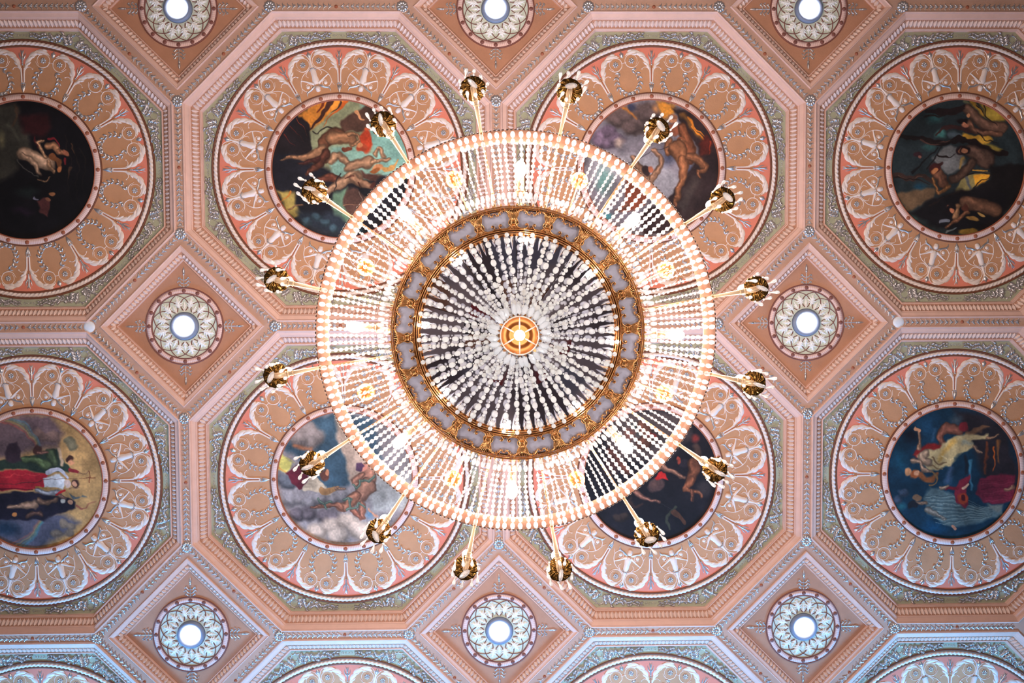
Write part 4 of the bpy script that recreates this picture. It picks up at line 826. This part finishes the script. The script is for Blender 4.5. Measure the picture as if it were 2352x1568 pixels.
# ---- arms
def Mx(tx, ty, tz): return Matrix.Translation((tx, ty, tz))
AR = px(560, 5.0)
b = MB()
pts = spline([(px(456,5),0,4.992),(px(480,5),0,4.965),(px(510,5),0,4.935),(px(535,5),0,4.925),(px(549,5),0,4.935),(AR,0,4.965)], 28)
b.tube(pts, [.0085,.0095,.0120,.0135,.0150,.0165,.0165,.0155], 14); arm_m = b.mesh('arm_tube', M['arm'])
b = MB(); 
for (t, r) in ((.46,.0185),(.52,.020),(.56,.0175)): i = int(t*27); p = pts[i]; b.ell(p, (.007,r,r), 14, 6, mrot(1, (pts[i+1][2]-pts[i][2])/(pts[i+1][0]-pts[i][0])))
b.ell((px(457,5),0,4.99), (.012,.012,.012), 8, 6); col_m = b.mesh('arm_collar', M['arm'])
b = MB(); V = []; n = 72; prof = [(.010,.0),(.020,-.006),(.036,-.004),(.052,.006),(.064,.014),(.0715,.016),(.0735,.020),(.070,.021)]
for i in range(n):
    a = 2*PI*i/n
    for j, (r, z) in enumerate(prof):
        q = math.sin(12*a+1.6*j*.5); f = 0 if j in (0,) else 1; V.append((r*(1+.03*q*f)*math.cos(a), r*(1+.03*q*f)*math.sin(a), z+.0045*q*f*(1 if j < 6 else .4)))
k = len(prof); b.add(V, [(i*k+j, i*k+j+1, ((i+1)%n)*k+j+1, ((i+1)%n)*k+j) for i in range(n) for j in range(k-1)])
for i in range(12):
    a = 2*PI*i/12; b.ribbon(spline([(.014*math.cos(a),.014*math.sin(a)),(.038*math.cos(a+.25),.038*math.sin(a+.25)),(.062*math.cos(a+.15),.062*math.sin(a+.15))],8), [.002,.0042,.001], [-.003,-.008,-.002], .004)
plate_m = b.mesh('drip_pan', M['darkgold'])
b = MB(); b.lathe([(.010,.0),(.014,.02),(.012,.05),(.013,.19),(.018,.20),(.018,.235),(.010,.24)], 14); candle_m = b.mesh('candle_tube', M['darkgold'])
b = MB(); b.ell((0,0,.275), (.029,.029,.036), 16, 10); abulb_m = b.mesh('candle_bulb', M['bulb'])
def drop_mesh():
    b = MB(); b.ell((0,0,-.008), (.0065,.0065,.0065), 7, 5)
    V = [(0.0015,-.014),(.0040,-.040),(.0085,-.092),(.0105,-.118),(.0085,-.138),(.0005,-.150)]
    b.lathe(V[::-1], 8); return b.mesh('crystal_drop', M['crystal'], None, smooth=False)
drop_m = drop_mesh(); drop_m.materials[0] = M['drop']
b = MB(); b.ell((0,0,0), (.036,.012,.050), 10, 8); b.ell((0,0,.058), (.010,.010,.010), 8, 6); pend_m = b.mesh('almond_pendant', M['prism'], None, smooth=False)
for k in range(16):
    arm = ob('candle_arm', arm_m, ch, (0,0,ZO), ang(12.6+22.5*k)); ob('arm_collar', col_m, arm)
    ob('drip_pan', plate_m, arm, (AR,0,4.975), random.random()*6); ob('candle_tube', candle_m, arm, (AR,0,4.99)); ob('candle_bulb', abulb_m, arm, (AR,0,4.99))
    ph = random.random()*6
    for d in range(9):
        a = ph+2*PI*d/9; q = ob('crystal_drop', drop_m, arm, (AR+.074*math.cos(a), .074*math.sin(a), 4.985)); q.rotation_euler = (random.uniform(-.12,.12), random.uniform(-.12,.12), random.random()*6)
    q = ob('almond_pendant', pend_m, arm, (AR+.002,0,4.885), random.random()*PI); 
# ---- inner candle lights
b = MB(); b.tube([(px(296,4.9),0,4.86),(.78,0,5.02),(.84,0,5.10)], [.004,.006], 8); b.tube([(.80,0,5.06),(.91,0,5.12)], [.020,.024], 14); b.tube([(.795,0,5.055),(.805,0,5.06)], [.030,.030], 14); ib_m = b.mesh('inner_candle', M['arm'])
b = MB(); b.ell((.95,0,5.15), (.055,.034,.034), 16, 10, mrot(1,.35)); ibb = b.mesh('inner_bulb', M['bulbin'])
b = MB(); b.tube([(px(300,4.9),0,4.86),(.90,0,5.10),(.965,0,5.165)], [.003,.006], 8); b.ell((.968,0,5.17), (.012,.012,.014), 10, 6); op_m = b.mesh('inner_plate_stem', M['goldlight'])
m_ = mat('lit_amber_glass', (246,150,60), .35, spec=.6); nt = m_.node_tree; bs = nt.nodes['Principled BSDF']; bs.inputs['Transmission Weight'].default_value = .35; bs.inputs['Metallic'].default_value = .35
b = MB(); V = []; n = 60; prof = [(.012,5.182),(.024,5.178),(.040,5.184),(.050,5.194),(.052,5.200)]
for i in range(n):
    a = 2*PI*i/n
    for (r, z) in prof: V.append((.968+r*math.cos(a), r*math.sin(a), z+.003*math.sin(10*a)))
k = len(prof); b.add(V, [(i*k+j, i*k+j+1, ((i+1)%n)*k+j+1, ((i+1)%n)*k+j) for i in range(n) for j in range(k-1)]); opl_m = b.mesh('amber_drip_pan', m_)
for k in range(8):
    o = ob('inner_candle', ib_m, ch, (0,0,ZO), ang(1.8+45*k)); ob('inner_bulb', ibb, o)
    o = ob('inner_plate_stem', op_m, ch, (0,0,ZO), ang(23.2+45*k)); ob('amber_drip_pan', opl_m, o)
# ---- gilt ring, relief drawn in lens units at z = 4.76
ZR = 4.76; G1 = ZR/F
def gm_(b, name, m, smooth=True):
    V = np.array(b.v); V[:,2] *= -1.5; b.v = [tuple(p) for p in V*np.array([G1,G1,G1])]; return b.mesh(name, m, None, smooth)
ring = bpy.data.objects.new('gilt_ring', None)
b = MB()
for (r, w, h) in ((287.5,1.8,4.5),(283.5,1.2,3),(291,1.4,3.5),(237,1.7,5),(232.5,1.5,4),(241,1.2,3),(228,1.6,3)):
    b.sweep_circle([(r-w,0),(r-w*.6,h*.75),(r,h),(r+w*.6,h*.75),(r+w,0)], 200)
for k in range(90):
    a = 2*PI*k/90; b.dome((287.5*math.cos(a),287.5*math.sin(a)), 1.6, 6.2, n=6, m=2, ry=4.0 if k%2 else 2, rot=a); b.dome((232.5*math.cos(a),232.5*math.sin(a)), 1.5, 5.6, n=6, m=2, ry=3.2 if k%2 else 1.6, rot=a)
for k in range(100):
    a = 2*PI*k/100; b.leaf((290*math.cos(a),290*math.sin(a)), ((297.5+(k%2))*math.cos(a),(297.5+(k%2))*math.sin(a)), 2.6, 3.5, 0, 1)
ring = ob('gilt_ring', gm_(b, 'gilt_ring', M['gold']), ch, (0,0,ZR+ZO))
o = ob('pear_drops', inner_drops.mesh('pear_drops', M['crystal'], None, smooth=False), ring, (0,0,-ZR)); o['kind'] = 'stuff'
# frame of one cartouche; u across, v outwards
b = MB()
def sym(pts, w, h):
    b.ribbon(spline(pts, 26), w, h); b.ribbon(spline(mir(pts), 26), w, h)
fr = [(5.5,277),(9,279),(11.5,276.5),(13,273),(15,277),(20,281),(27,281.5),(33.5,276),(36,268),(34.5,259),(31.5,252),(32,245),(31,239.5)]
def P2(l): return [(u, v) for u, v in l]
for sg in (1,-1):
    T = (lambda l, sg=sg: [(sg*u, v) for u, v in l])
    outer = [(1.5,278),(4,274),(8,272.5),(11,276),(16,280.5),(23,281.5),(29.5,278),(33.5,270),(34,261),(30,254),(29,249),(33,243)]
    b.ribbon(spline(T(outer), 40), [1.2,1.7,2.0,2.0,1.8,1.7], [3,4.5,5,5,4])
    innr = [(33,262),(35,254),(33,246),(27,240.5),(18,238.5),(10.5,240),(6,244.5),(6,249.5),(9.5,251.5),(12,249),(10.5,246.8)]
    b.ribbon(spline(T(innr), 44), [1.9,2.0,1.9,1.6,1.3,1.1], [4.5,5,5,4.5,4.5])
    b.dome(T([(10,248.5)])[0], 2.4, 6.5, n=10)
    for (p, q_, w) in [((6,274),(3,269.5),1.9),((9,274.5),(8,269),1.9),((13,278),(14,271.5),2.0),((17,281),(19,275),1.9),((22,282),(25,276.5),1.7),((12,278),(9,283),1.7),((18,281.5),(16,286),1.7),((25,281),(26,285.5),1.6),((4,275),(0,278.5),1.6),((5,244),(0,241),1.5),((14,239),(11,235),1.3),((26,240),(24,236),1.3)]:
        a_, c_ = T([p, q_]); b.leaf(a_, c_, w*.72, 5.5, .12*sg, .6, 6)
cart_m = gm_(b, 'cartouche_frame', M['gold'])
b = MB()
for (u, w) in ((-12,1.6),(-8.5,1.6),(-4.6,1.7),(0,2.0),(4.6,1.7),(8.5,1.6),(12,1.6)):
    b.ribbon(spline([(u*.28,256),(u*.36,264),(u*.62,274),(u*1.05,285-abs(u)*.35)], 14), [1.2,w*.9,w,w*.5], [3.5,5.5,6,4])
for (u, w) in ((-7.5,1.6),(-4,1.8),(0,2.2),(4,1.8),(7.5,1.6)):
    b.ribbon(spline([(u*.35,251),(u*.55,245),(u,236+abs(u)*.25)], 10), [1.1,w,w*.7], [3.5,5.5,4])
for v in (250.8,253.6,256.4): b.ribbon([(-7.6,v),(-5,v),(0,v),(5,v),(7.6,v)], [1.5,1.5,1.5,1.5,1.5], [5.5,7,7.6,7,5.5])
for sg in (1,-1): b.ribbon(spline([(sg*8,262),(sg*12,272),(sg*15,281)],8),[1.2,1.6,1],[3,4,3]); b.ribbon(spline([(sg*6,248),(sg*9,241),(sg*10,236)],8),[1.2,1.4,1],[3,4,3])
div_m = gm_(b, 'fan_bracket', M['gold'])
b = MB(); b.sweep_circle([(286,0),(279,0),(268,0),(254,0),(243,0),(234,0)], 160); ob('ring_backing', gm_(b, 'ring_backing', M['backing'], False), ring, (0,0,.008))
b = MB(); n = 40; b.v = [(33*math.copysign(abs(math.cos(2*PI*i/n))**.6, math.cos(2*PI*i/n)), 260+20.5*math.copysign(abs(math.sin(2*PI*i/n))**.6, math.sin(2*PI*i/n)), 0) for i in range(n)]
b.f = [tuple(range(n))]; pane_m = gm_(b, 'mirror_pane', M['cartmirror'], False)
for k in range(20):
    ob('fan_bracket', div_m, ring, (0,0,0), R_(-2+18*k)); q = ob('cartouche_frame', cart_m, ring, (0,0,0), R_(7+18*k)); q = ob('mirror_pane', pane_m, q, (0,0,.004)); q.rotation_euler = (random.uniform(-.04,.04)*.1, 0, 0)
# bowl mirror: ten slightly tilted glass sectors with dark seams
b = MB(); n = 10
for k in range(n):
    a0 = 2*PI*k/n+.3; a1 = 2*PI*(k+1)/n+.3; e = .0016
    V = []
    for r, z in ((.06,4.69),(.30,4.745),(.545,4.775)):
        for t in (0,.5,1):
            a = a0+e/r+(a1-a0-2*e/r)*t; V.append((r*math.cos(a), r*math.sin(a), z))
    b.add(V, [(0,1,4,3),(1,2,5,4),(3,4,7,6),(4,5,8,7)])
part('bowl_mirror', b, M['mirror'], smooth=False)
b = MB(); b.sweep_circle([(.05,4.70),(.30,4.755),(.56,4.785),(.56,4.80)], 64); part('bowl_back', b, M['wire'])
# bowl strands
def bowl_mesh(seed, short=False):
    b = MB(); rr = random.Random(seed); R0, R1 = px(233,4.71), .118; dz = rr.uniform(-.012,.012)+(.045 if short else 0)
    def z(r): return 4.425+dz+.275*max(0, (r-.09)/(R0-.09))**1.55
    r = R0 if not short else rr.uniform(.20,.30); k = 0; w1, w2 = rr.uniform(-.02,.02), rr.uniform(-.012,.012)
    def put(l, w, m_=None):
        nonlocal r
        r -= l; sl = z(r+.005)-z(r-.005); b.ell((r, (R0-r)*w1+w2*math.sin(9*r)+rr.uniform(-.003,.003), z(r)), (l*math.hypot(1,0), w, w), 9, 6, mrot(.01, sl)); r -= l
    put(.014,.0125); put(.020,.0165); put(.007,.009)
    while r > R1:
        f = .34+.66*(r/R0); c_ = rr.random()
        if c_ < .62: put(.0270*f,.0190*f)
        elif c_ < .85: put(.0145*f,.0140*f)
        else: put(.020*f,.0135*f)
        put(.0062*f,.0062*f) if rr.random() < .6 else put(.0115*f,.0115*f)
    return b.mesh('bowl_strand', M['frost'] if seed%3 else M['bead'], None)
BM = [bowl_mesh(s_) for s_ in range(8)]; BS = [bowl_mesh(s_+20, True) for s_ in range(6)]
for k in range(0,50,2): ob('bowl_strand', BS[(k*5+(k//6))%6], ch, (0,0,ZO), ang(5.1+7.2*k+random.uniform(-1.5,1.5)))
for k in range(50): ob('bowl_strand', BM[(k*5+(k//6))%8], ch, (0,0,ZO), ang(1.5+7.2*k+random.uniform(-.5,.5)))
b = MB()
for k in range(100):                          # clear spear prisms between the strands
    a = ang(1.5+3.6*(k+.5)+random.uniform(-.6,.6)); r0, r1 = px(231,4.73), px(231,4.73)-random.uniform(.045,.085); d = .010
    ca, sa = math.cos(a), math.sin(a); V = [(r*ca-t*sa, r*sa+t*ca, z) for r, t, z in ((r0,0,4.745),(r0-.02,d,4.735),(r0-.02,-d,4.735),(r0-.02,0,4.722),(r1,0,4.725))]
    b.add(V, [(0,1,3),(0,3,2),(4,3,1),(4,2,3),(0,2,1),(4,1,2)])
o = part('spear_prisms', b, M['crystal'], smooth=False); o['kind'] = 'stuff'
b = MB(); b.ell((.512,0,4.728), (.0115,.0115,.0115), 12, 8); bb = b.mesh('bowl_bulb', M['bowlbulb'])
for k in range(8): ob('bowl_bulb', bb, ch, (0,0,ZO), ang(6+45*k))
# cup at the foot
cup = MB(); cup.sweep_circle([(.100,4.402),(.098,4.408),(.095,4.425),(.090,4.445),(.076,4.462),(.060,4.468),(.057,4.463),(.046,4.470),(.034,4.480),(.018,4.484)], 72)
for k in range(24): a = 2*PI*k/24; cup.add([(r*math.cos(a+t), r*math.sin(a+t), z) for r, t, z in ((.096,-.11,4.418),(.096,.11,4.418),(.113,.05,4.425),(.118,0,4.428),(.113,-.05,4.425))], [(0,1,2,3,4)])
goldcup = mat('lit_gilt_cup', (190,124,66), .4, metal=.6); co = part('foot_cup', cup, goldcup)
b = MB(); b.sweep_circle([(.1015,4.404),(.1000,4.399),(.0975,4.397),(.0950,4.400),(.0945,4.406)], 96)
litmetal = mat('lit_rim_metal', (255,236,220), .3, metal=.2)  # near-white base colour paints in the light caught by rim and spokes
part('foot_rim', b, litmetal, co); spm = MB(); spm.tube([(.034,0,4.435),(.055,0,4.418),(.094,0,4.405)], [.0022,.0046,.0024], 8); spm = spm.mesh('cup_spoke', litmetal)
for k in range(6): ob('cup_spoke', spm, co, (0,0,0), R_(30+60*k))
b = MB(); b.ell((0,0,4.428), (.0285,.0285,.030), 20, 12); part('foot_bulb', b, M['cupbulb'], co)
b = MB(); b.ell((0,0,0), (.034,.0165,.007), 6, 4); lf = b.mesh('leaf_crystal', M['drop'], None, smooth=False)
for k in range(26):
    a = ang(k*360/26+random.uniform(-3,3)); q = ob('leaf_crystal', lf, co, (.134*math.cos(a), .134*math.sin(a), 4.386)); q.rotation_euler = (random.uniform(-.4,.4), -.35+random.uniform(-.2,.2), a+random.uniform(-.3,.3))
# hanging stem to the ceiling (behind the bowl)
hx, hy = lat(1, 1); b = MB(); b.tube([(0,0,4.80),(0,0,5.6),(hx-AX,hy-AY,HC+DC*S-.1)], [.05,.03,.025], 14)
b.lathe([(.0,HC+DC*S-.22),(.06,HC+DC*S-.20),(.12,HC+DC*S-.08),(.20,HC+DC*S-.02),(.21,HC+DC*S)], 32, Matrix.Translation((hx-AX, hy-AY, 0)))
part('hanging_stem', b, M['goldlight'])
b = MB()
for k in range(8):
    a = ang(1.8+45*k); b.tube([(.0,0,5.25),(.45*math.cos(a),.45*math.sin(a),4.98),(px(296,4.82)*math.cos(a),px(296,4.82)*math.sin(a),4.80)], [.006,.006], 6)
part('ring_stay', b, M['goldlight'])
# ================================================================ ROOM + LIGHT
b = MB(); b.v = [(-16,-14,0),(16,-14,0),(16,14,0),(-16,14,0)]; b.f = [(0,1,2,3)]
fl = ob('floor', b.mesh('floor', M['floor'], None, False), None, (0,0,-1.6)); fl['kind'] = 'structure'
w = bpy.data.worlds.new('hall'); bpy.context.scene.world = w; w.use_nodes = True; nt = w.node_tree
bg = nt.nodes['Background']; bg.inputs[0].default_value = lin((.88,.84,.85))+(1,); bg.inputs[1].default_value = .16
def area(name, loc, tgt, size, col, power):
    l = bpy.data.lights.new(name, 'AREA'); l.size = size; l.color = col; l.energy = power; o = bpy.data.objects.new(name, l); C.objects.link(o)
    o.location = loc; o.rotation_euler = (Vector(tgt)-Vector(loc)).to_track_quat('-Z', 'Y').to_euler(); return o
for (x, y, c_) in ((-4.2,-3.0,(1,.94,.9)),(4.2,-3.0,(1,.94,.9)),(-4.2,3.4,(.93,.95,1)),(4.2,3.4,(.93,.95,1))):
    o = area('added_fill_lamp', (x, y, .3), (AX, AY, 5), 1.4, c_, 100); o.data.spread = 2.0  # unseen fill lamps, added to light the chandelier's underside from below
for x in (-6, -2, 2, 6): o = area('blue_stage_light', (x, 7.4, 7.9), (x*.8, 4.0, 10), .9, (.14,.48,1.0), 90); o.data.spread = 1.3
sc = bpy.context.scene
cam = bpy.data.cameras.new('camera'); co_ = bpy.data.objects.new('camera', cam); C.objects.link(co_)
cam.sensor_width = 36; cam.lens = F/W0*36; cam.clip_start = .05; cam.clip_end = 100
co_.matrix_world = Matrix(((RW[0][0], -RW[1][0], -RW[2][0], 0), (RW[0][1], -RW[1][1], -RW[2][1], 0), (RW[0][2], -RW[1][2], -RW[2][2], 0), (0,0,0,1)))
sc.camera = co_
vs = sc.view_settings; vs.view_transform = 'Standard'; vs.look = 'None'; vs.gamma = 1; vs.exposure = 0.0; vs.use_curve_mapping = False
